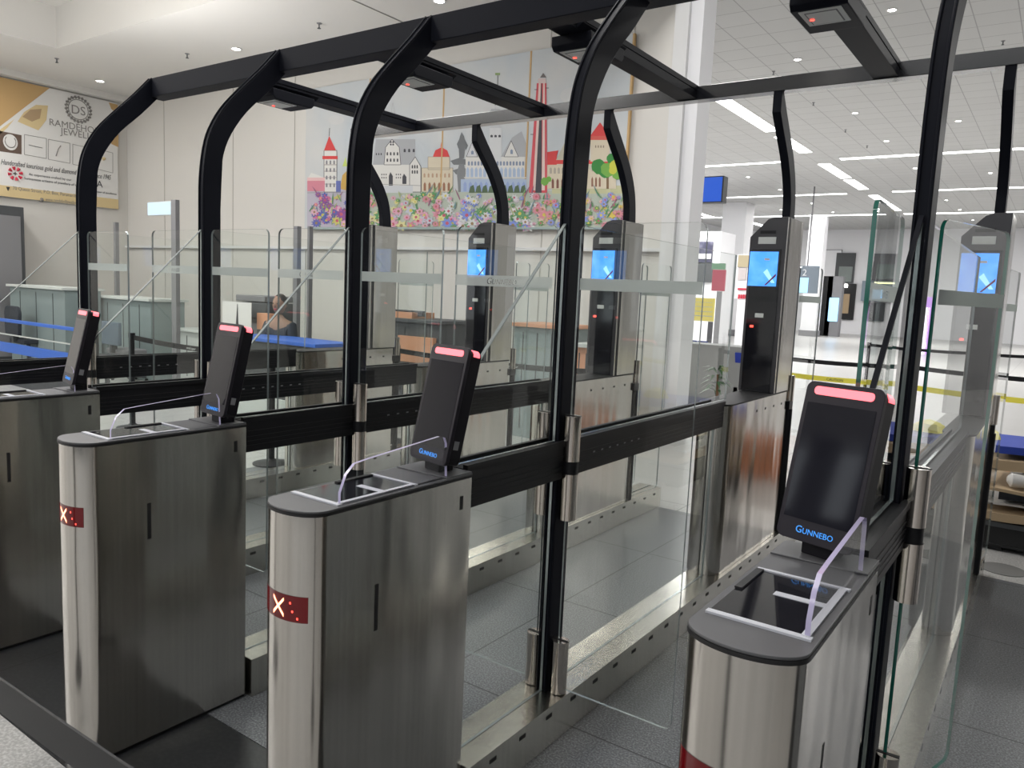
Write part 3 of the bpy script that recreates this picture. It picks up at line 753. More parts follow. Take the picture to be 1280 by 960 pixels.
# cream town hall with red dome
rect(527, 210, 566, 240, CR); rect(535, 196, 562, 212, CR); outline([(535, 196), (562, 196), (562, 212), (535, 212)], .6, (.3, .25, .2))
poly([(541, 196), (544, 188), (552, 184), (559, 188), (562, 196)], RD); line(551, 184, 552, 178, .8, RD)
windows(528, 214, 564, 224, 7, 1, (.45, .3, .2)); windows(528, 226, 564, 240, 6, 1, (.3, .14, .08), .5, .8)
outline([(527, 210), (566, 210), (566, 240), (527, 240)], .6, (.3, .25, .2))
# dark tiered fountain with statue
for x0, x1, yy in ((563, 587, 201), (566, 589, 213)): poly([(x0, yy), ((x0 + x1) / 2, yy - 4), (x1, yy), (x1 - 4, yy + 5), (x0 + 4, yy + 5)], (.16, .17, .18))
poly([(573, 240), (571, 216), (574, 205), (580, 205), (582, 216), (579, 240)], (.2, .21, .22))
poly([(574, 198), (573, 178), (575, 170), (577, 165), (580, 170), (582, 178), (580, 198)], (.15, .16, .17)); poly([(571, 180), (574, 174), (576, 178), (573, 186)], (.15, .16, .17)); poly([(581, 174), (585, 182), (582, 188), (580, 180)], (.15, .16, .17))
# white church with spires and blue arcade
rect(582, 196, 656, 222, WH); poly([(584, 196), (590, 178), (598, 196)], WH); rect(612, 160, 627, 222, (.6, .61, .62))
poly([(613, 160), (619, 132), (626, 160)], (.5, .51, .53)); line(619, 132, 622, 108, .8, K); line(622, 92, 622, 110, .7, K); rect(619, 91, 625, 94, (.25, .35, .15)); poly([(614, 136), (625, 136), (627, 142), (612, 142)], (.4, .41, .43))
poly([(626, 196), (640, 172), (652, 164), (658, 180), (658, 196)], GY); poly([(630, 196), (639, 176), (648, 196)], WH); outline([(630, 196), (639, 176), (648, 196)], .6, K)
poly([(583, 196), (590, 178), (597, 196)], (.6, .61, .63)); outline([(583, 196), (590, 178), (597, 196)], .6, K)
windows(612, 168, 627, 172, 3, 1, K, .6, .8); windows(584, 200, 656, 208, 18, 1, (.2, .25, .35), .6, .7); windows(582, 208, 656, 222, 14, 1, LB, .7, .9); windows(636, 184, 643, 195, 1, 1, (.2, .25, .35)); windows(587, 186, 594, 195, 1, 1, (.2, .25, .35))
rect(576, 224, 658, 240, LB); windows(578, 226, 658, 240, 12, 1, (.28, .36, .6), .6, .9); line(580, 222, 658, 222, 1.2, WH)
for q in range(9): poly([(586 + q * 8, 241), (588 + q * 8, 233), (592 + q * 8, 231), (594 + q * 8, 241)], (.08, .13, .07))
# red and cream striped minaret
poly([(661, 241), (671, 104), (676, 104), (683, 104), (684, 241)], (.6, .08, .1)); poly([(666, 238), (673.5, 104), (676, 104), (673, 238)], (.7, .55, .5)); poly([(677, 238), (679, 104), (681, 104), (681, 238)], (.7, .55, .5))
poly([(669, 241), (676.5, 104), (677.5, 104), (677, 241)], K); poly([(672, 104), (673, 98), (682, 98), (683, 104)], (.62, .5, .48)); poly([(675, 97), (679, 91), (683, 97)], (.15, .13, .13))
line(668, 112, 672, 112, .8, K); line(682, 110, 686, 110, .8, K); line(663, 168, 667, 168, .8, K); rect(672, 185, 676, 195, K)
# red-roofed wooden buildings
rect(684, 200, 770, 236, CR); rect(684, 190, 696, 206, RD); poly([(684, 190), (698, 188), (694, 202), (684, 204)], RD); poly([(694, 202), (706, 178), (716, 174), (716, 202)], (.48, .46, .36))
rect(684, 200, 760, 205, RD); rect(738, 172, 762, 202, CR); poly([(736, 172), (750, 153), (764, 172)], RD); rect(736, 170, 764, 175, (.6, .1, .08)); windows(743, 180, 756, 186, 4, 1, (.25, .2, .15))
windows(686, 208, 706, 218, 4, 1, (.4, .36, .3), .6, .8); windows(688, 222, 706, 236, 3, 1, (.2, .08, .06), .5, .9); windows(738, 208, 768, 216, 5, 1, (.35, .3, .25)); windows(738, 220, 752, 234, 3, 1, (.25, .12, .08), .5, .9)
rect(706, 206, 740, 212, (.52, .5, .4))
def blob(cx, cy, r, col, sq=1.):
    n = 14; poly([(cx + r * math.cos(2 * PI * a / n) * (1 + .12 * random.uniform(-1, 1)), cy + sq * r * math.sin(2 * PI * a / n) * (1 + .12 * random.uniform(-1, 1))) for a in range(n)], col)
GR1, GR2, GR3 = (.03, .22, .04), (.16, .38, .06), (.55, .55, .06)
rect(758, 214, 761, 236, (.2, .12, .06)); blob(748, 208, 9, GR1); blob(757, 215, 8, GR1, .9); blob(766, 199, 8, GR1); blob(760, 212, 9, GR2); blob(770, 208, 8, GR3); blob(772, 218, 7, GR2); blob(766, 213, 5, GR3)
blob(681, 227, 5, GR2); blob(686, 224, 3.5, GR2)
line(384, 241, 434, 240, .8, (.3, .3, .3))
# flowers: petals in layers
random.seed(11)
PALS = [[(.62, .16, .3), (.66, .4, .5), (.25, .08, .3), (.55, .5, .15), (.1, .12, .4)], [(.66, .35, .45), (.62, .6, .3), (.1, .3, .12), (.5, .52, .6), (.6, .25, .3)],
        [(.2, .27, .65), (.66, .62, .66), (.64, .35, .5), (.6, .62, .62), (.12, .3, .14)], [(.62, .25, .3), (.64, .5, .1), (.25, .3, .62), (.66, .45, .4), (.14, .32, .1)]]
for q in range(520):
    x = random.uniform(386, 779); y = random.uniform(243, 284)
    pal = PALS[0] if x < 434 else PALS[1] if x < 556 else PALS[2] if x < 668 else PALS[3]
    col = random.choice(pal); r = random.uniform(2.2, 7.5) * (1.15 if y > 262 else .85)
    kind = random.random()
    if kind < .3:   # blade leaves
        a = random.uniform(-.9, .9); L = r * 2.6
        poly([(x - .7, y), (x + L * math.sin(a) * .5 - .9, y - L * .5), (x + L * math.sin(a), y - L), (x + L * math.sin(a) * .5 + .9, y - L * .5), (x + .7, y)], random.choice([(.08, .24, .1), (.2, .36, .16), (.15, .26, .3), (.4, .46, .2), (.3, .12, .2)]))
    else:
        n = random.choice((6, 7, 8, 10)); ph = random.random()
        pts = []
        for a in range(n * 2):
            rr_ = r if a % 2 == 0 else r * .55
            pts.append((x + rr_ * math.cos(ph + PI * a / n), y + rr_ * .9 * math.sin(ph + PI * a / n)))
        poly(pts, col)
        if r > 3: blob(x, y, r * .25, random.choice([(.6, .5, .1), (.5, .1, .15), (.3, .2, .1)]))
rect(384, 284, 780, 286.5, (.34, .42, .42))
art.build('painted_picture', mu, smooth=False)['kind'] = 'stuff'

# ------------------------------------------------------------------ jewellery banner on the left wall
XL = -10.44
def BW(px, py, d=0): p = at(px, py, 'x', XL + d); return (XL + d, p.y, p.z)
bn = thing('wall_banner', 'gold and white jewellery advertising banner high on the left wall', 'banner', (0, 0, 0))
Y0, Y1, Z0, Z1 = 1.2, 6.18, 2.84, 4.82
MB().box(-10.49, XL, Y0, Y1, Z0, Z1, PAPER).build('banner_sheet', bn)
def bpoly(pts, m, d=.001): return MB().add([BW(x, y, d) for x, y in pts], [list(range(len(pts)))[::-1]], m)
g = MB()
def bp(pts, m, d=.001): g.add([BW(x, y, d) for x, y in pts], [list(range(len(pts)))[::-1]], m)
g.add([(XL + .001, Y0, Z1), (XL + .001,) + tuple(BW(0, 158))[1:], (XL + .001,) + tuple(BW(62, 110))[1:], (XL + .001, BW(62, 110)[1], Z1)], [[0, 1, 2, 3]], GOLD)
g.add([(XL + .001, Y0, 4.05), (XL + .001, Y0, Z1), (XL + .001, BW(0, 100)[1], Z1), (XL + .001, BW(0, 158)[1], BW(0, 158)[2])], [[3, 2, 1, 0]], GOLD)
zs = BW(0, 231)[2]
g.box(XL, XL + .0012, Y0, Y1, Z0, zs, GOLDL)
bp([(0, 162), (18, 149), (9, 160), (0, 168)], GOLDL, .0015)
bp([(22, 152), (30, 140), (45, 131), (60, 132), (58, 150), (48, 163), (36, 158)], GOLDL, .0015)
bp([(28, 146), (38, 137), (52, 136), (50, 148), (40, 152)], pm('ring_print', (.4, .28, .16), .5), .002)
bp([(140, 150), (148, 146), (148, 184), (139, 180)], GOLD, .0015); bp([(136, 128), (147, 131), (147, 143), (139, 136)], GOLD, .0015)
g.build('gold_areas', bn, smooth=False)
# picture tiles
tl = MB()
def frame_(x0, y0, x1, y1, sk, m, th=.012, d=.002):
    a, b, c, e = [Vector(BW(*q, d)) for q in ((x0, y0), (x1, y0 + sk), (x1, y1 + sk), (x0, y1))]
    for p, q in ((a, b), (b, c), (c, e), (e, a)): tl.tube([p, q], th / 2, m, 4)
tl.add([BW(*q, .0015) for q in ((-8, 162), (27, 169), (27, 193), (-8, 188))], [[3, 2, 1, 0]], pm('dark_photo', (.12, .08, .06), .5))
c0 = Vector(BW(13, 177, .003))
pts = [(XL + .0025, c0.y + .115 * math.sin(a * PI / 10), c0.z + .135 * math.cos(a * PI / 10) - .01) for a in range(20)]
tl.add(pts, [list(range(20))[::-1]], PAPER)
tl.tube([(XL + .004, c0.y + .085 * math.sin(a * PI / 12), c0.z - .10 * math.cos(a * PI / 12)) for a in range(-9, 10)], .007, pm('necklace', (.3, .28, .26), .3, 1), 6)
tl.build('picture_tile', bn)
for x0, x1 in ((30.5, 58), (60.5, 87.5), (91, 113), (121, 141)):
    tl = MB(); frame_(x0, 168 + (x0 - 30) * .2, x1, 193 + (x0 - 30) * .2, 5, INKG, .008)
    if x0 == 30.5: tl.tube([BW(36, 181, .004), BW(44, 183, .004), BW(53, 185, .004)], .006, INKG, 5)
    if x0 == 60.5: tl.tube([BW(70, 195, .004), BW(73, 186, .004), BW(76, 182, .004)], .009, INKG, 5)
    if x0 == 121: tl.tube([BW(128, 199, .004), BW(131, 198, .004)], .03, GOLDL, 6)
    tl.build('picture_tile', bn)

def btext(px, py, s_, txt, m, al='LEFT', name='lettering', rot=0, cap=False, sp=1., sq=1., sh=0):
    p = BW(px, py, .003); return MB().text(txt, s_, TM(p, RL @ Matrix.Diagonal((sq, 1, 1, 1))), m, .002, al, caps=cap, space=sp, shear=sh).build(name, bn, smooth=False)
# wreath ring emblem
c0 = Vector(BW(98, 137, .003)); em = MB()
for q in range(22):
    a = 2 * PI * q / 22; em.tube([(XL + .003, c0.y + .20 * math.cos(a), c0.z + .20 * math.sin(a)), (XL + .003, c0.y + .235 * math.cos(a + .16), c0.z + .235 * math.sin(a + .16))], .022, INKG, 6)
em.tube([(XL + .003, c0.y + .175 * math.cos(2 * PI * q / 30), c0.z + .175 * math.sin(2 * PI * q / 30)) for q in range(31)], .006, INKG, 5)
em.build('round_emblem', bn)
btext(98, 143, .22, 'DS', INKG, 'CENTER')
btext(61, 156, .165, 'RAMDEHOLL', INKG, sp=1.0)
btext(76, 167.5, .165, 'JEWELLERS', INKG, sp=1.0)
btext(1, 205, .125, 'Handcrafted luxurious gold and diamond jewellery since 1945', INK, sq=.60, sh=.3)
btext(36, 219, .06, 'An experience crafted by our', INK)
btext(30, 224, .06, 'Surinamese artisans of jewellery of distinction', INK)
btext(118, 233, .17, 'IA', INK); btext(116, 240, .05, 'member of excellence', INK)
btext(16, 237, .085, '70 Queen Street, P.O. Box, Paramaribo Suriname', INKG, sq=.8); btext(57, 251, .085, 'www.ramdeholljewellers.com  (+597)', INKG, sq=.65)
r_ = MB(); c0 = Vector(BW(19, 217, .003))
for q in range(8):
    a = 2 * PI * q / 8 + .2; r_.tube([(XL + .003, c0.y + .06 * math.cos(a), c0.z + .06 * math.sin(a)), (XL + .003, c0.y + .115 * math.cos(a), c0.z + .115 * math.sin(a))], [.014, .03], REDINK, 6)
r_.tube([(XL + .003, c0.y - .03, c0.z), (XL + .003, c0.y + .03, c0.z)], .008, INK, 5); r_.tube([(XL + .003, c0.y, c0.z - .03), (XL + .003, c0.y, c0.z + .03)], .008, INK, 5)
r_.build('red_rosette', bn)
p_ = MB(); c0 = Vector(BW(10, 236, .003)); p_.tube([(c0.x, c0.y, c0.z + .03), (c0.x, c0.y, c0.z - .035)], [.03, .004], INK, 8); c0 = Vector(BW(52, 250, .003)); p_.tube([(c0.x, c0.y - .02, c0.z), (c0.x, c0.y + .02, c0.z)], .035, INKG, 8)
p_.build('small_symbols', bn)

# ------------------------------------------------------------------ counters and furniture behind the gates on the left
def W(px, py, Y): p = at(px, py, 'y', Y); return p
def pbox(mb, px0, py0, px1, py1, Y, dep, m, ground=False):
    a = W(px0, py0, Y); b = W(px1, py1, Y)
    mb.box(a.x, b.x, Y, Y + dep, 0.001 if ground else min(a.z, b.z), max(a.z, b.z), m); return mb
def counter(px0, px1, ptop, Y, label, body, top, dep=.6, dark=None):
    a = W(px0, ptop, Y); b = W(px1, ptop, Y); z = (a.z + b.z) / 2
    t = thing('service_counter', label, 'counter', ((a.x + b.x) / 2, Y, 0), 0, 'service counters at the back left')
    h = (b.x - a.x) / 2
    MB().box(-h, h, .05, dep, .001, z - .04, body).build('counter_body', t, bevel=.004)
    MB().box(-h - .03, h + .03, 0, dep + .05, z - .04, z, top).build('counter_top', t, bevel=.004)
    c = MB()
    for k in (-.6, 0, .6): c.box(h * k - .006, h * k + .006, .044, .05, .1, z - .1, DGREY)
    c.build('panel_joint', t)
    return t, h, z
t, h, z = counter(8, 76, 357, 3.9, 'pale counter at the far left behind the glass', DESKG, DESKW)
t, h, z = counter(118, 184, 371, 4.5, 'grey-green counter with a pale top beside the left arch post', DESKG, DESKW)
t, h, z = counter(214, 300, 414, 4.9, 'low pale counter behind the second arch post', DESKW, DESKW)
t, h, z = counter(288, 392, 424, 3.7, 'counter with a blue ledge in front of the seated person', DGREY, BLUE, .5)
t, h, z = counter(462, 546, 398, 4.9, 'dark counter with orange wooden panels behind the third arch post', DGREY, DGREY)
o = MB().box(-.05, h - .04, -.01, .05, z - .50, z - .20, ORANGE); o.box(-.2, h - .2, -.01, .05, .1, .3, ORANGE); o.build('wooden_panel', t)
MB().box(-h, -h + .6, 0.1, .5, z, z + .07, ORANGE).build('shelf_box', t)
t, h, z = counter(640, 700, 405, 5.2, 'grey counter with a reddish wooden top left of the big centre post', DESKG, ORANGE)
t, h, z = counter(716, 746, 430, 5.2, 'orange wooden counter end right of the big centre post', ORANGE, DESKW)
def monitor(px0, py0, px1, py1, Y, label, m=DGREY, stand=True, zt=None):
    a = W(px0, py0, Y); b = W(px1, py1, Y); cx = (a.x + b.x) / 2; hw = (b.x - a.x) / 2; hh = (a.z - b.z) / 2
    zb = b.z - (.06 if stand else 0)
    t = thing('monitor', label, 'monitor', (cx, Y, zb), 0, 'screens on the counters')
    o = b.z - zb
    MB().box(-hw, hw, 0, .03, o, o + 2 * hh, m).build('casing', t, bevel=.003)
    MB().box(-hw + .015, hw - .015, -.002, .001, o + .015, o + 2 * hh - .015, SCREENG).build('screen', t)
    if stand: MB().box(-.06, .06, -.03, .08, 0, .012, m).box(-.02, .02, .01, .03, .01, o + .05, m).build('stand', t)
    return t
monitor(486, 386, 530, 396, 5.1, 'dark flat monitor on the counter behind the third arch post', stand=False)
# photocopier, paper poster, box and person
t = thing('copier', 'dark office printer on a stand behind the second pedestal scanner', 'printer', tuple(W(313, 440, 4.6).xy) + (0,))
a = W(294, 368, 4.6); b = W(332, 405, 4.6); hw = (b.x - a.x) / 2
MB().box(-hw, hw, 0, .5, b.z, a.z - .09, DGREY).build('printer_body', t, bevel=.01)
MB().box(-hw, hw * .9, 0, .5, a.z - .08, a.z, GREYM).build('scanner_lid', t, bevel=.01)
MB().box(-hw * .9, hw * .9, 0.02, .48, .001, b.z, GREYM).build('printer_stand', t)
MB().box(-hw * .7, hw * .4, -.02, .0, b.z + .05, b.z + .08, SLOT).build('paper_tray', t)
a = W(321, 391, 4.45); b = W(337, 413, 4.45)
cbx = MB().box(a.x, b.x, 4.45, 4.58, b.z, a.z, ORANGE)
cbx.box(a.x, b.x, 4.45, 4.58, .001, b.z, DGREY)
tag(cbx.build('file_cabinet', bevel=.004), 'narrow orange fronted cabinet beside the seated person', 'cabinet')
t = thing('paper_notice', 'white paper notice with a thin black tower, above the second scanner', 'notice', (0, 0, 0))
a = W(278, 376, 4.35); b = W(314, 411, 4.35)
MB().box(a.x, b.x, 4.35, 4.356, b.z, a.z, PAPER).build('sheet', t)
q = W(297, 380, 4.35); q2 = W(297, 411, 4.35); MB().tube([(q.x, 4.347, q.z), (q.x, 4.347, q2.z)], [.003, .022], INK, 6).build('tower_picture', t)
MB().box((a.x + b.x) / 2 - .01, (a.x + b.x) / 2 + .01, 4.357, 4.375, .001, a.z, GREYM).box((a.x + b.x) / 2 - .12, (a.x + b.x) / 2 + .12, 4.3, 4.45, .001, .015, GREYM).build('notice_stand', t)
# desk screens (grey partition with bright edge) and posts
def post_(px, py0, Y, wd, label, m=GREYM, pt=None):
    a = W(px, py0, Y); o = MB().box(-wd / 2, wd / 2, -.03, .03, .001, a.z, m).build('partition_post'); o.location = (a.x, Y, 0)
    return tag(o, label, 'post', 'grey posts behind the gates')
post_(145, 278, 5.2, .07, 'grey upright post right of the left arch post'); post_(219, 250, 4.3, .11, 'wider grey post with a pale sign beside it')
post_(372, 283, 4.6, .07, 'grey upright post right of the seated person'); post_(388, 283, 4.9, .04, 'thin grey post, next to the third arch post')
# light box sign
t = thing('light_box', 'pale blue glowing sign beside the wide grey post', 'sign', (0, 0, 0))
a = W(186, 253, 4.32); b = W(215, 269, 4.32); MB().box(a.x, b.x + .02, 4.3, 4.34, b.z, a.z, DESKW).build('sign_case', t, bevel=.003)
MB().box(a.x + .01, b.x, 4.297, 4.30, b.z + .01, a.z - .01, pm('pale_blue_glow', (.3, .4, .5), .4, emit=(.5, .65, .9), es=.5)).build('sign_face', t)
# dark cabinet door at far left
dk = MB().box(-10.49, -10.1, 3.4, 4.36, .001, 2.66, DGREY).box(-10.1, -10.085, 3.45, 4.3, .1, 2.5, GREYM)
tag(dk.build('tall_cabinet', bevel=.004), 'tall dark grey cabinet at the far left below the banner', 'cabinet')
def chair(x, y, rz, label, seatm, backm, round_=True, s_=1., grp='office chairs behind the counters'):
    t = thing('office_chair', label, 'chair', (x, y, 0), rz, grp)
    MB().prism([(-.22, -.2), (.22, -.2), (.25, .18), (-.25, .18)], 'z', .42, .50, seatm).build('seat', t, bevel=.02)
    top = arc(.14, .80, .12, 0, 90, 6) + arc(-.14, .80, .12, 90, 180, 6) if round_ else [(.24, .90), (-.24, .90)]
    MB().prism([(-.24, .56), (.24, .56)] + [(x_, z_ + (.10 if round_ else 0)) for x_, z_ in top], 'y', .19, .245, backm).build('backrest', t, bevel=.012)
    MB().cyl((0, 0, .08), .03, .36, DGREY, 12).build('column', t)
    b = MB()
    for k in range(5):
        a = 2 * PI * k / 5 + .3; b.tube([(0, 0, .10), (.27 * math.cos(a), .27 * math.sin(a), .07)], [.022, .015], DGREY, 8)
        b.cyl((.27 * math.cos(a), .27 * math.sin(a) - .012, .027), .026, .024, SLOT, 10, 'y')
    b.build('star_base', t)
    MB().box(-.03, .03, .15, .235, .44, .62, DGREY).build('back_bar', t)
    return t
p = W(34, 372, 3.9); chair(p.x, 3.9, PI, 'large dark rounded chair back at the far left', SHIRT, SHIRT)
p = W(150, 425, 3.6); chair(p.x - .35, 3.6, PI * .9, 'black rounded chair right of the left arch post', SHIRT, SHIRT)
p = W(205, 390, 4.9); chair(p.x, 4.3, PI, 'blue-grey square backed chair left of the second arch post', GREYM, pm('blue_grey_fabric', (.10, .14, .18), .8), False)
p = W(548, 400, 5.0); chair(p.x, 4.6, PI * .8, 'dark chair at the right end of the orange panelled counter', SHIRT, DGREY, True)
# blue queue panels
t = thing('blue_partition', 'blue and pale low partition at the far left', 'partition', (0, 0, 0))
b = MB(); pbox(b, -40, 396, 100, 411, 2.9, .05, BLUE); pbox(b, -40, 431, 92, 443, 2.9, .05, BLUE); b.build('blue_board', t)
b = MB(); pbox(b, -40, 411, 96, 431, 2.91, .03, DESKW); b.build('pale_board', t)
b = MB(); pbox(b, -40, 443, 92, 500, 2.92, .03, DGREY, True); b.build('dark_board', t)
t = thing('blue_partition', 'blue panel low behind the second pedestal', 'partition', (0, 0, 0))
b = MB(); pbox(b, 262, 462, 398, 484, 2.95, .04, BLUE); b.build('blue_board', t); b = MB(); pbox(b, 262, 484, 398, 560, 2.95, .03, DESKW, True); b.build('pale_board', t)
# skin radii of a mesh made without the operator need the layer added first
def person2(x, y, z0, rz, label):
    t = thing('person', label, 'person', (x, y, z0), rz)
    D = -.31
    P = [(0, 0, .93 + D), (0, 0, 1.12 + D), (0, .01, 1.36 + D), (0, .0, 1.46 + D), (0, -.01, 1.52 + D),
         (.17, 0, 1.39 + D), (.22, -.04, 1.14 + D), (.17, -.24, 1.10 + D), (.12, -.32, 1.12 + D), (-.17, 0, 1.39 + D), (-.22, -.04, 1.14 + D), (-.17, -.24, 1.10 + D), (-.12, -.32, 1.12 + D),
         (.09, -.02, .60), (.11, -.40, .60), (.11, -.42, .22), (.11, -.52, .17), (-.09, -.02, .60), (-.11, -.40, .60), (-.11, -.42, .22), (-.11, -.52, .17)]
    E_ = [(0, 1), (1, 2), (2, 3), (3, 4), (2, 5), (5, 6), (6, 7), (7, 8), (2, 9), (9, 10), (10, 11), (11, 12), (0, 13), (13, 14), (14, 15), (15, 16), (0, 17), (17, 18), (18, 19), (19, 20)]
    R_ = [.13, .12, .14, .06, .05, .062, .048, .036, .028, .062, .048, .036, .028, .085, .06, .042, .035, .085, .06, .042, .035]
    def skinned(name, idx, grow, mat):
        ids = {v: k for k, v in enumerate(idx)}
        me = bpy.data.meshes.new(name); me.from_pydata([P[k] for k in idx], [(ids[a], ids[b]) for a, b in E_ if a in ids and b in ids], [])
        o = bpy.data.objects.new(name, me); COL.objects.link(o)
        import bmesh
        bm = bmesh.new(); bm.from_mesh(me); L = bm.verts.layers.skin.verify(); bm.verts.ensure_lookup_table()
        for v, k in zip(bm.verts, idx): v[L].radius = (R_[k] + grow, (R_[k] + grow) * .8); v[L].use_root = (v.index == 0)
        bm.to_mesh(me); bm.free()
        o.modifiers.new('skin', 'SKIN'); sb = o.modifiers.new('sub', 'SUBSURF'); sb.levels = 2; sb.render_levels = 2
        dg = bpy.context.evaluated_depsgraph_get(); dg.update(); m2 = bpy.data.meshes.new_from_object(o.evaluated_get(dg)); bpy.data.objects.remove(o)
        m2.materials.clear(); m2.materials.append(mat)
        for p in m2.polygons: p.use_smooth = True
        o = bpy.data.objects.new(name, m2); COL.objects.link(o); o.parent = t; return o
    b = skinned('body', list(range(21)), 0, SKIN)
    hd = MB()
    def ellip(c, rx, ry, rz_, m, n=16, k=10):
        vs = [(c[0], c[1], c[2] + rz_)]
        for i in range(1, k):
            a = PI * i / k
            vs += [(c[0] + rx * math.sin(a) * math.cos(2 * PI * j / n), c[1] + ry * math.sin(a) * math.sin(2 * PI * j / n), c[2] + rz_ * math.cos(a)) for j in range(n)]
        vs.append((c[0], c[1], c[2] - rz_)); fs = [[0, 1 + j, 1 + (j + 1) % n] for j in range(n)]
        for i in range(k - 2):
            for j in range(n): fs.append([1 + i * n + j, 1 + (i + 1) * n + j, 1 + (i + 1) * n + (j + 1) % n, 1 + i * n + (j + 1) % n])
        fs += [[len(vs) - 1, 1 + (k - 2) * n + (j + 1) % n, 1 + (k - 2) * n + j] for j in range(n)]
        hd.add(vs, fs, m)
    ellip((0, -.01, 1.63), .075, .092, .115, SKIN); ellip((0, -.098, 1.62), .012, .018, .022, SKIN, 8, 6)
    for s_ in (-1, 1): ellip((s_ * .076, 0, 1.62), .012, .02, .03, SKIN, 8, 6); ellip((s_ * .03, -.092, 1.645), .012, .008, .007, HAIR, 8, 6)
    ellip((0, -.094, 1.575), .024, .008, .006, REDINK, 8, 6)
    hd.v = [(x_, y_, z_ + D) for x_, y_, z_ in hd.v]
    for s_ in (-1, 1):
        for f in range(4): hd.tube([(s_ * .12 - s_ * .01 * f, -.33, .81), (s_ * (.125 - .019 * f), -.375 - .008 * (f in (1, 2)), .805), (s_ * (.12 - .019 * f), -.405 - .01 * (f in (1, 2)), .79)], [.010, .009, .007], SKIN, 6)
        hd.tube([(s_ * .10, -.315, .815), (s_ * .07, -.345, .81), (s_ * .055, -.365, .805)], [.012, .010, .008], SKIN, 6)
    # one continuous body: head and hands joined to the body mesh
    base = MB(); base.add([tuple(v.co) for v in b.data.vertices], [list(p.vertices) for p in b.data.polygons], SKIN)
    off = len(base.v); base.v += hd.v
    for f_, k_ in zip(hd.f, hd.m): base.f.append([q_ + off for q_ in f_]); base.m.append(base.mi(hd.mats[k_]))
    bpy.data.objects.remove(b); b = base.build('body', t)
    hd = MB(); ellip((0, .012, 1.655), .083, .092, .108, HAIR); h = hd
    h.v = [(x_, y_ + .012 if z_ < 1.66 else y_, z_ + D) for x_, y_, z_ in h.v]; h.build('hair', t)
    skinned('dark_shirt', [0, 1, 2, 5, 6, 9, 10], .014, SHIRT)
    skinned('dark_trousers', [0, 13, 14, 15, 17, 18, 19], .014, DGREY)
    s = MB()
    for q in (-1, 1): s.box(q * .11 - .045, q * .11 + .045, -.60, -.36, .115, .17, SLOT)
    s.build('shoes', t, bevel=.01)
    return t
p = W(350, 372, 4.25)
person2(p.x, 4.25, 0, .3, 'person with dark hair and a dark shirt sitting behind the blue ledge')
ch = thing('high_stool', 'dark stool under the sitting person', 'stool', (p.x, 4.27, 0), .3)
MB().cyl((0, -.05, .46), .18, .06, DGREY, 20).build('seat', ch, bevel=.01); MB().cyl((0, -.05, .03), .025, .43, GREYM, 12).build('column', ch); MB().cyl((0, -.05, .001), .2, .03, DGREY, 20).build('base', ch)
MB().box(-.2, .2, -.5, -.36, .09, .11, GREYM).box(-.02, .02, -.4, -.05, .09, .11, GREYM).build('foot_rest', ch)

# ------------------------------------------------------------------ hall beyond the gates, right of the pillar
# hanging blue screen
t = thing('hanging_screen', 'blue screen hanging from the ceiling on a thin dark rod', 'screen', (0, 0, 0))
a = W(855, 222, 12); b = W(900, 253, 12)
MB().box(a.x, b.x + .04, 12, 12.22, b.z, a.z, DGREY).build('casing', t, bevel=.01)
MB().box(a.x + .015, b.x + .015, 11.995, 12, b.z + .02, a.z - .02, TVBLUE).build('blue_screen', t)
r = W(869, 222, 12); MB().cyl((r.x, 12.1, a.z - .01), .018, ZH - a.z + .01, DGREY, 12).build('rod', t)
# white columns
def column(px0, px1, Y, label):
    a = W(px0, 400, Y); b = W(px1, 400, Y)
    c = MB().box(a.x, b.x, Y, Y + (b.x - a.x), 0, ZH, WHITE); c.box(a.x - .05, b.x + .05, Y - .05, Y + (b.x - a.x) + .05, 0, .3, GREYM)
    return struct(c.build('wall_column'))
column(893, 922, 34, ''); column(1001, 1020, 40, '')
# shops on the left of the hall
SY = 26
t = thing('shop', 'shop front with dark shutter behind glass, under the hanging blue screen', 'shop', (0, 0, 0))
m = MB(); pbox(m, 800, 290, 893, 410, SY, 1.5, WHITE, True); m.build('front_wall', t)
m = MB(); pbox(m, 846, 328, 889, 353, SY - .06, .06, DGREY); m.build('dark_shutter', t)
m = MB(); pbox(m, 869, 302, 889, 328, SY - .08, .08, pm('dark_picture', (.05, .05, .09), .4, noise=(1.2, (.3, .3, .4), .5, .7))); pbox(m, 868, 317, 888.5, 323.5, SY - .1, .03, WHITE); m.build('dark_poster', t)
m = MB(); pbox(m, 848, 297, 856, 328, SY - .1, .08, BLUE); q = W(849.5, 303.5, SY - .11); m.text('DS', .22, TM((q.x, q.y, q.z), RF), WHITE); m.build('blue_banner', t)
q = W(869.5, 322.5, SY - .115); MB().text('FASHION', .12, TM((q.x, q.y, q.z), RF), INK).build('poster_lettering', t) if False else None
t = thing('poster_stand', 'green and red poster board beside the white column', 'poster', (0, 0, 0))
m = MB(); pbox(m, 890, 329, 906, 337, 24, .08, pm('green_poster', (.13, .25, .16), .6)); m.build('green_head', t)
m = MB(); pbox(m, 891, 337, 905, 364, 24, .08, pm('red_poster', (.35, .06, .09), .6)); m.build('red_sheet', t)
m = MB(); pbox(m, 896, 364, 899, 400, 24, .08, GREYM, True); m.build('stand', t)
t = thing('shop_display', 'pale shop display with pictures left of the bright blue tower', 'display', (0, 0, 0))
m = MB(); pbox(m, 922, 318, 940, 374, 21, .3, WHITE); pbox(m, 922, 374, 940, 400, 21, .3, WHITE, True); m.build('display_wall', t)
m = MB(); pbox(m, 923, 319, 938, 334, 20.97, .03, pm('beige_picture', (.4, .34, .22), .6)); pbox(m, 923, 335, 932, 350, 20.97, .03, pm('face_picture', (.18, .17, .2), .6, noise=(2, (.5, .45, .45), .4, .6))); m.build('pictures', t)
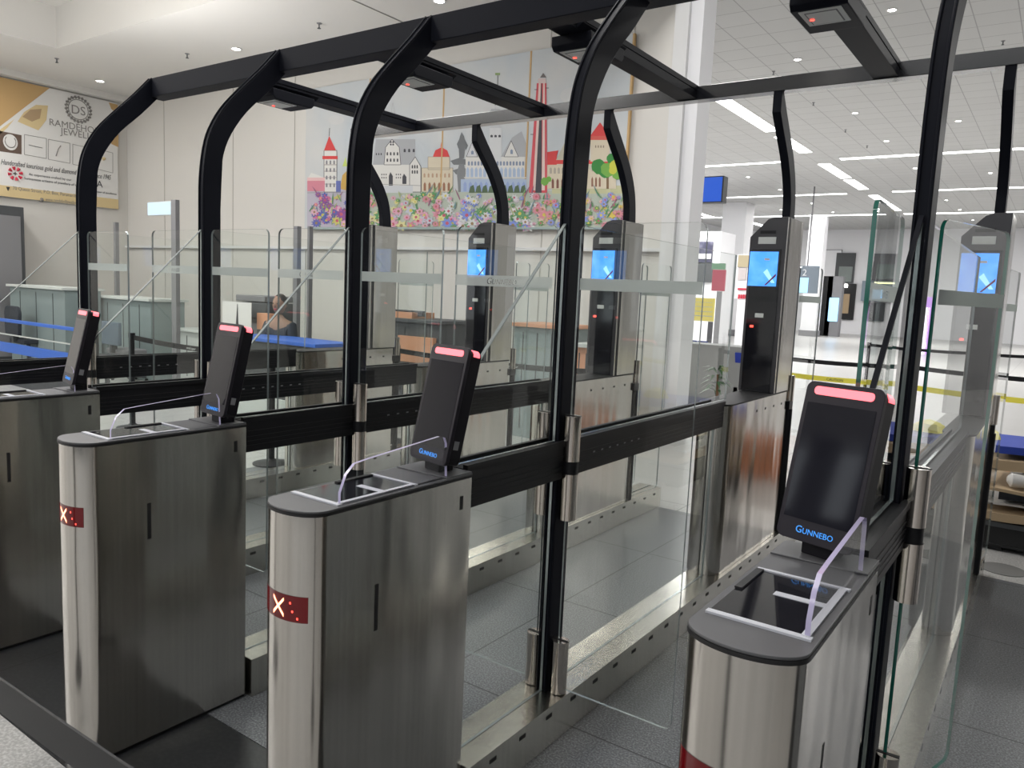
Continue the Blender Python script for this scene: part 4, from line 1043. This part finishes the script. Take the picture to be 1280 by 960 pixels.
m = MB(); pbox(m, 922, 360, 940, 363, 20.96, .02, REDINK)
for k in range(5): pbox(m, 922.5 + k * 3, 368, 924.3 + k * 3, 373.5, 20.96, .02, REDINK)
m.build('red_stripe', t)
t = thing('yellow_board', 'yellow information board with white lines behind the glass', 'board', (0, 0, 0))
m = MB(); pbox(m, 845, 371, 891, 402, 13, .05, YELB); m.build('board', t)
m = MB()
for yy in (376.5, 382, 388, 393.5): pbox(m, 846, yy, 890, yy + 1.6, 12.99, .012, WHITE)
m.build('white_line', t); m = MB(); pbox(m, 848, 402, 851, 440, 13.01, .03, GREYM, True); pbox(m, 885, 402, 888, 440, 13.01, .03, GREYM, True); m.build('stand', t)
# seats
def bench(px0, px1, ptop, Y, n, m1, label):
    a = W(px0, ptop, Y); b = W(px1, ptop, Y); t = thing('seat_row', label, 'bench', ((a.x + b.x) / 2, Y, 0)); wd = (b.x - a.x) / n
    for k in range(n):
        x = -(b.x - a.x) / 2 + wd * (k + .5)
        MB().prism([(-.02, .40), (.42, .42), (.42, .46), (.02, .44), (-.10, .86), (-.14, .86)], 'x', x - wd * .46, x + wd * .46, m1).build('seat', t, bevel=.01)
    l = MB().box(-(b.x - a.x) / 2, (b.x - a.x) / 2, .1, .16, .34, .40, GREYM); l.build('rail', t)
    for sx in (-1, 1): MB().box(sx * (b.x - a.x) / 2 * .8 - .03, sx * (b.x - a.x) / 2 * .8 + .03, -.1, .38, .001, .34, GREYM).build('leg', t)
bench(838, 890, 404, 12, 4, BLUEF, 'row of dark blue seats under the yellow board')
bench(924, 962, 414, 9.6, 3, pm('bright_blue_seat', (.02, .05, .42), .5), 'row of bright blue seats behind the blue screen tower')
m = MB(); pbox(m, 838, 427, 924, 500, 9.5, .5, pm('low_wall_grey', (.34, .35, .35), .6), True); 
tag(m.build('low_counter', bevel=.01), 'low grey counter in front of the seats, behind the caution tape', 'counter')
# belt barriers
def stanchion(x, y, label, h=.95, grp='black queue posts'):
    t = thing('stanchion', label, 'post', (x, y, 0), 0, grp)
    MB().lathe((0, 0, 0), [(.16, .001), (.16, .012), (.05, .035), (.03, .05)], BLACKM, 20).build('base', t)
    MB().cyl((0, 0, .04), .027, h - .04, BLACKM, 16).build('pole', t)
    MB().cyl((0, 0, h), .034, .05, BLACKM, 16).build('cap', t)
    return t
def belt(x0, x1, y, z, label, m=BLACKM, h=.05, wr=None, grp=None):
    n = 12; vs = []
    for k in range(n + 1):
        u = k / n; s_ = -.03 * 4 * u * (1 - u); x = x0 + (x1 - x0) * u
        vs += [(x, y - .002, z + s_), (x, y - .002, z + h + s_), (x, y + .002, z + h + s_), (x, y + .002, z + s_)]
    fs = []
    for k in range(n):
        for j in range(4): fs.append([k * 4 + j, (k + 1) * 4 + j, (k + 1) * 4 + (j + 1) % 4, k * 4 + (j + 1) % 4])
    b = MB().add(vs, fs, m)
    if wr:
        for xx in wr[1]:
            u = (xx - x0) / (x1 - x0); b.text(wr[0], h * .7, TM((xx, y - .004, z + h * .25 - .12 * u * (1 - u)), RF), wr[2], .001)
    return tag(b.build('queue_belt', smooth=False), label, 'belt', grp)
YB = 8.0
for x, lb in ((1.45, 'queue post just right of the wall end pillar'), (3.3, 'queue post behind the bright blue tower'), (5.4, 'queue post at the right edge of the hall')): stanchion(x, YB, lb)
belt(1.48, 3.27, YB, .93, 'black belt from the pillar to the blue screen tower'); belt(3.33, 5.37, YB, .93, 'black belt crossing behind the near arch post')
belt(1.42, 3.27, YB - .01, .73, 'yellow caution tape left of the blue screen tower', YEL, .06, ('CAUTION', (1.7, 2.4), INK)); belt(3.33, 5.37, YB - .01, .70, 'yellow caution tape right of the blue screen tower', YEL, .06, ('CAUTION', (3.6, 4.5), INK))
YB2 = 13.0
for x, lb in ((1.9, 'far queue post left of the white column'), (4.6, 'far queue post behind the near arch post'), (7.2, 'far queue post at the right')): stanchion(x, YB2, lb, grp='far queue posts')
belt(1.93, 4.57, YB2, .93, 'farther black belt left of the near arch post'); belt(4.63, 7.17, YB2, .93, 'farther black belt right of the near arch post')
# belts in front of the counters on the left
for (x0, y0, x1, y1, lb) in ((-3.2, 2.5, -.9, 2.5, 'black printed belt at the far left in front of the counters'),):
    stanchion(x0, y0, 'queue post at the far left behind the glass', grp='left queue posts'); stanchion(x1, y0, 'queue post behind the left arch post', grp='left queue posts')
    belt(x0 + .03, x1 - .03, y0, .93, lb, wr=('email.agaar', (-2.2, -1.4), DESKW))
stanchion(1.5, 4.0, 'queue post behind the third arch post', grp='left queue posts'); belt(-.87, 1.47, 4.0, .93, 'black printed belt behind the second and third arch posts', wr=('email.agaar', (-.4, .5), DESKW)); stanchion(-.9, 4.0, 'queue post left of the second arch post', grp='left queue posts')
# near belt at the lower left corner
stanchion(1.9, -1.24, 'queue post left of the frame', grp='near queue posts'); stanchion(4.05, -1.24, 'queue post below the frame', h=.93, grp='near queue posts')
belt(1.93, 4.02, -1.24, .915, 'black queue belt crossing the lower left corner close to the camera', h=.058)
# plant
t = thing('potted_plant', 'small green potted plant behind the glass, right of the big centre post', 'plant', (1.30, 7.3, 0))
MB().lathe((0, 0, 0), [(.11, .001), (.15, .28), (.16, .30), (.12, .30)], TERRA).build('pot', t)
MB().tube([(0, 0, .28), (.02, 0, .5), (.0, .01, .72)], [.022, .014], TERRA, 8).build('stem', t) if False else MB().tube([(0, 0, .28), (.02, 0, .5), (.0, .01, .72)], [.022, .017, .012], TERRA, 8).build('stem', t)
lf = MB(); random.seed(3)
for k in range(34):
    a = random.uniform(0, 2 * PI); z = random.uniform(.5, .78); L = random.uniform(.14, .26); up_ = random.uniform(-.2, .5)
    d = Vector((math.cos(a), math.sin(a), up_)).normalized(); s_ = d.cross(Vector((0, 0, 1))).normalized() * .022; c = Vector((0, 0, z))
    p1 = c + d * L * .5 + Vector((0, 0, .02)); p2 = c + d * L - Vector((0, 0, .05))
    lf.add([c, p1 + s_, p2, p1 - s_], [[0, 1, 2, 3]], LEAF)
lf.build('foliage', t, smooth=False)
# gate number sign hanging farther off
t = thing('gate_sign', 'hanging grey sign with a white 2 and a light blue lower panel', 'sign', (0, 0, 0))
m = MB(); pbox(m, 998, 332, 1021, 367, 30, .1, pm('sign_grey', (.16, .2, .25), .5)); m.build('board', t)
m = MB(); pbox(m, 999, 347, 1009, 366, 29.97, .03, SCRB2); m.build('light_panel', t)
q = W(1002.5, 344.5, 29.97); MB().text('2', .36, TM((q.x, q.y, q.z), RF), WHITE).build('number', t)
q = W(1009, 332, 30); MB().cyl((q.x, 30.05, q.z - .01), .03, ZH - q.z + .01, GREYM, 8).build('rod', t)
# far wall features
FY = 47.95
def wallbox(px0, py0, px1, py1, m, name, dep=.1): b = MB(); pbox(b, px0, py0, px1, py1, FY - dep, dep + .04, m); return b
t = thing('far_window', 'dark tall window in the far white wall, left of the green glass edge', 'window', (0, 0, 0))
wallbox(1046, 316, 1066, 354, DGREY, 'a').build('frame', t); wallbox(1049, 333, 1064, 352, pm('window_grey', (.18, .21, .2), .3), 'a', .14).build('pane', t)
t = thing('far_doorway', 'dark doorway with beige inside under the far window', 'doorway', (0, 0, 0))
wallbox(1043, 354, 1066, 400, SLOT, 'a').build('frame', t); wallbox(1048, 367, 1060, 392, CARD, 'a', .14).build('inside', t); wallbox(1051, 355, 1059, 359, LAMP, 'a', .16).build('lamp', t)
t = thing('far_window', 'grey shuttered window above the shop sign in the far wall', 'window', (0, 0, 0))
wallbox(1093, 317, 1120, 351, GREYM, 'a').build('frame', t); wallbox(1096, 330, 1118, 349, pm('window_grey2', (.22, .26, .25), .3), 'a', .14).build('pane', t)
t = thing('far_shop', 'small far shop with a lit sign and a blue screen', 'shop', (0, 0, 0))
wallbox(1078, 351, 1122, 378, pm('shop_blue', (.22, .27, .32), .5), 'a', .3).build('fascia', t); wallbox(1093, 352.5, 1118, 355, pm('lit_sign', (.8, .8, .4), .4, emit=(1, 1, .5), es=1.5), 'a', .36).build('lit_sign', t)
wallbox(1091, 362, 1102, 374, SCRB2, 'a', .36).build('blue_screen', t); wallbox(1082, 378, 1104, 402, DGREY, 'a').build('dark_door', t)
t = thing('white_door', 'tall white door in the far wall beside the number sign', 'door', (0, 0, 0))
wallbox(1023, 312, 1045, 392, DGREY, 'a', .05).build('frame', t); wallbox(1023.6, 312.6, 1044.5, 392, WHITE, 'a', .08).build('leaf', t)
t = thing('info_kiosk', 'tall black kiosk with a pale screen on the far floor', 'kiosk', (0, 0, 0))
m = MB(); pbox(m, 1030, 345, 1036, 410, 42, .6, SLOT, True); m.build('black_side', t)
m = MB(); pbox(m, 1036, 345, 1048, 410, 42, .5, GREYM, True); m.build('front', t); m = MB(); pbox(m, 1037, 372, 1046, 402, 41.95, .06, SCRB2); m.build('screen', t)
t = thing('light_totem', 'purple and white glowing totem right of the near arch post', 'sign', (0, 0, 0))
m = MB(); pbox(m, 1153, 371, 1164, 384, 30, .3, PURP); m.build('purple_top', t); m = MB(); pbox(m, 1153, 384, 1160, 410, 30, .3, pm('white_glow', (.9, .9, .9), .4, emit=(.9, .85, 1), es=1), True); pbox(m, 1160, 384, 1164, 410, 30, .3, PURP, True); m.build('white_body', t)
t = thing('orange_crate', 'orange plastic crate on the floor beyond the gates, blurred through the glass', 'crate', (4.15, 5.5, 0))
ORG = pm('orange_plastic', (.5, .17, .06), .6)
b = MB()
for (a_, b_, c_, d_) in ((-.25, .25, -.25, -.22), (-.25, .25, .22, .25), (-.25, -.22, -.22, .22), (.22, .25, -.22, .22)): b.box(a_, b_, c_, d_, .001, .34, ORG)
b.box(-.22, .22, -.22, .22, .001, .03, ORG); b.box(-.27, .27, -.27, -.25, .28, .34, ORG); b.box(-.27, .27, .25, .27, .28, .34, ORG); b.box(.25, .27, -.25, .25, .28, .34, ORG); b.box(-.27, -.25, -.25, .25, .28, .34, ORG)
b.build('crate_body', t, bevel=.004)
# flat floor mark and the pile at the right edge
tag(MB().lathe((4.50, 3.93, 0), [(.13, .0012), (.13, .004), (.1, .004)], pm('floor_plate', (.16, .16, .155), .5), 32).build('floor_disc'), 'dark round plate on the pale floor at the right edge', 'plate')
px0 = at(1216, 690, 'y', 4.35).x
t = thing('pallet_crate', 'low black plastic crate under the cardboard pile at the right edge', 'crate', (px0 + .6, 4.7, 0))
c = MB().box(-.6, .6, -.35, .35, .03, .05, SLOT)
for (a_, b_, c_, d_) in ((-.6, .6, -.35, -.33), (-.6, .6, .33, .35), (-.6, -.58, -.33, .33), (.58, .6, -.33, .33)): c.box(a_, b_, c_, d_, .05, .20, SLOT)
c.box(-.62, .62, -.37, -.35, .17, .205, DGREY); c.build('crate_body', t, bevel=.004)
for sx in (-.5, .5): MB().box(sx - .06, sx + .06, -.33, .33, .001, .03, SLOT).build('foot', t)
def sheet(z, th, dx, dy, rot, lx, ly, m, label, name='cardboard_sheet', cat='cardboard', grp='cardboard sheets in the pile'):
    n = 8; top = []
    b = MB(); vs = []
    for k in range(n + 1):
        x = -lx + 2 * lx * k / n; zz = .012 * math.sin(k * .9 + z * 20)
        vs += [(x, -ly, zz), (x, ly, zz * .4), (x, ly, zz * .4 + th), (x, -ly, zz + th)]
    fs = [[0, 1, 2, 3], [n * 4 + 3, n * 4 + 2, n * 4 + 1, n * 4]]
    for k in range(n):
        for j in range(4): fs.append([k * 4 + j, k * 4 + (j + 1) % 4, (k + 1) * 4 + (j + 1) % 4, (k + 1) * 4 + j][::-1])
    b.add(vs, fs, m); o = b.build(name); o.location = (px0 + .6 + dx, 4.7 + dy, z); o.rotation_euler = (0, 0, rot)
    return tag(o, label, cat, grp)
sheet(.225, .055, .02, -.01, .04, .60, .36, CARD, 'folded brown cardboard lying directly on the black crate')
sheet(.305, .012, .0, .02, -.03, .58, .34, PAPER, 'thin white edged sheet above the lowest cardboard', 'white_sheet', 'sheet', None)
sheet(.34, .05, .06, .02, .02, .56, .3, SHIRT, 'dark cloth bundle in the middle of the cardboard pile', 'dark_bundle', 'cloth', None)
sheet(.42, .02, -.02, -.03, .05, .60, .36, CARD, 'brown cardboard flap in the middle of the pile')
t = thing('white_bottle', 'white plastic bottle lying on the cardboard pile', 'bottle', (px0 + .26, 4.40, .5), .3)
MB().tube([(-.12, 0, 0), (-.10, 0, 0), (.05, 0, 0), (.08, 0, 0), (.12, 0, 0)], [.02, .05, .05, .03, .018], PAPER, 16).build('bottle_body', t); MB().tube([(.12, 0, 0), (.145, 0, 0)], .02, pm('teal_cap', (.03, .2, .25), .5), 12).build('cap', t)
sheet(.47, .05, .12, .12, .0, .5, .22, SHIRT, 'dark cloth under the upper cardboard', 'dark_bundle', 'cloth', None)
sheet(.56, .07, .04, .0, -.04, .60, .36, CARD, 'thick brown cardboard box flattened near the top of the pile')
sheet(.655, .05, .02, .04, .02, .57, .33, BLUEF, 'dark blue folded cloth on top of the cardboard', 'blue_cloth', 'cloth', None)
b = MB(); random.seed(5)
n = 14; ring = [(.13 * math.cos(2 * PI * k / n) * random.uniform(.8, 1.1), .1 * math.sin(2 * PI * k / n) * random.uniform(.8, 1.1)) for k in range(n)]
vs = [(x, y, 0) for x, y in ring] + [(x * .8, y * .8, .05 * random.uniform(.7, 1.3)) for x, y in ring] + [(0, 0, .09)]
b.add(vs, [[k, (k + 1) % n, (k + 1) % n + n, k + n] for k in range(n)] + [[n + k, n + (k + 1) % n, 2 * n] for k in range(n)] + [list(range(n))[::-1]], YEL)
o = b.build('yellow_bag'); o.location = (px0 + .42, 4.62, .722); tag(o, 'crumpled yellow plastic bag on top of the pile', 'bag')
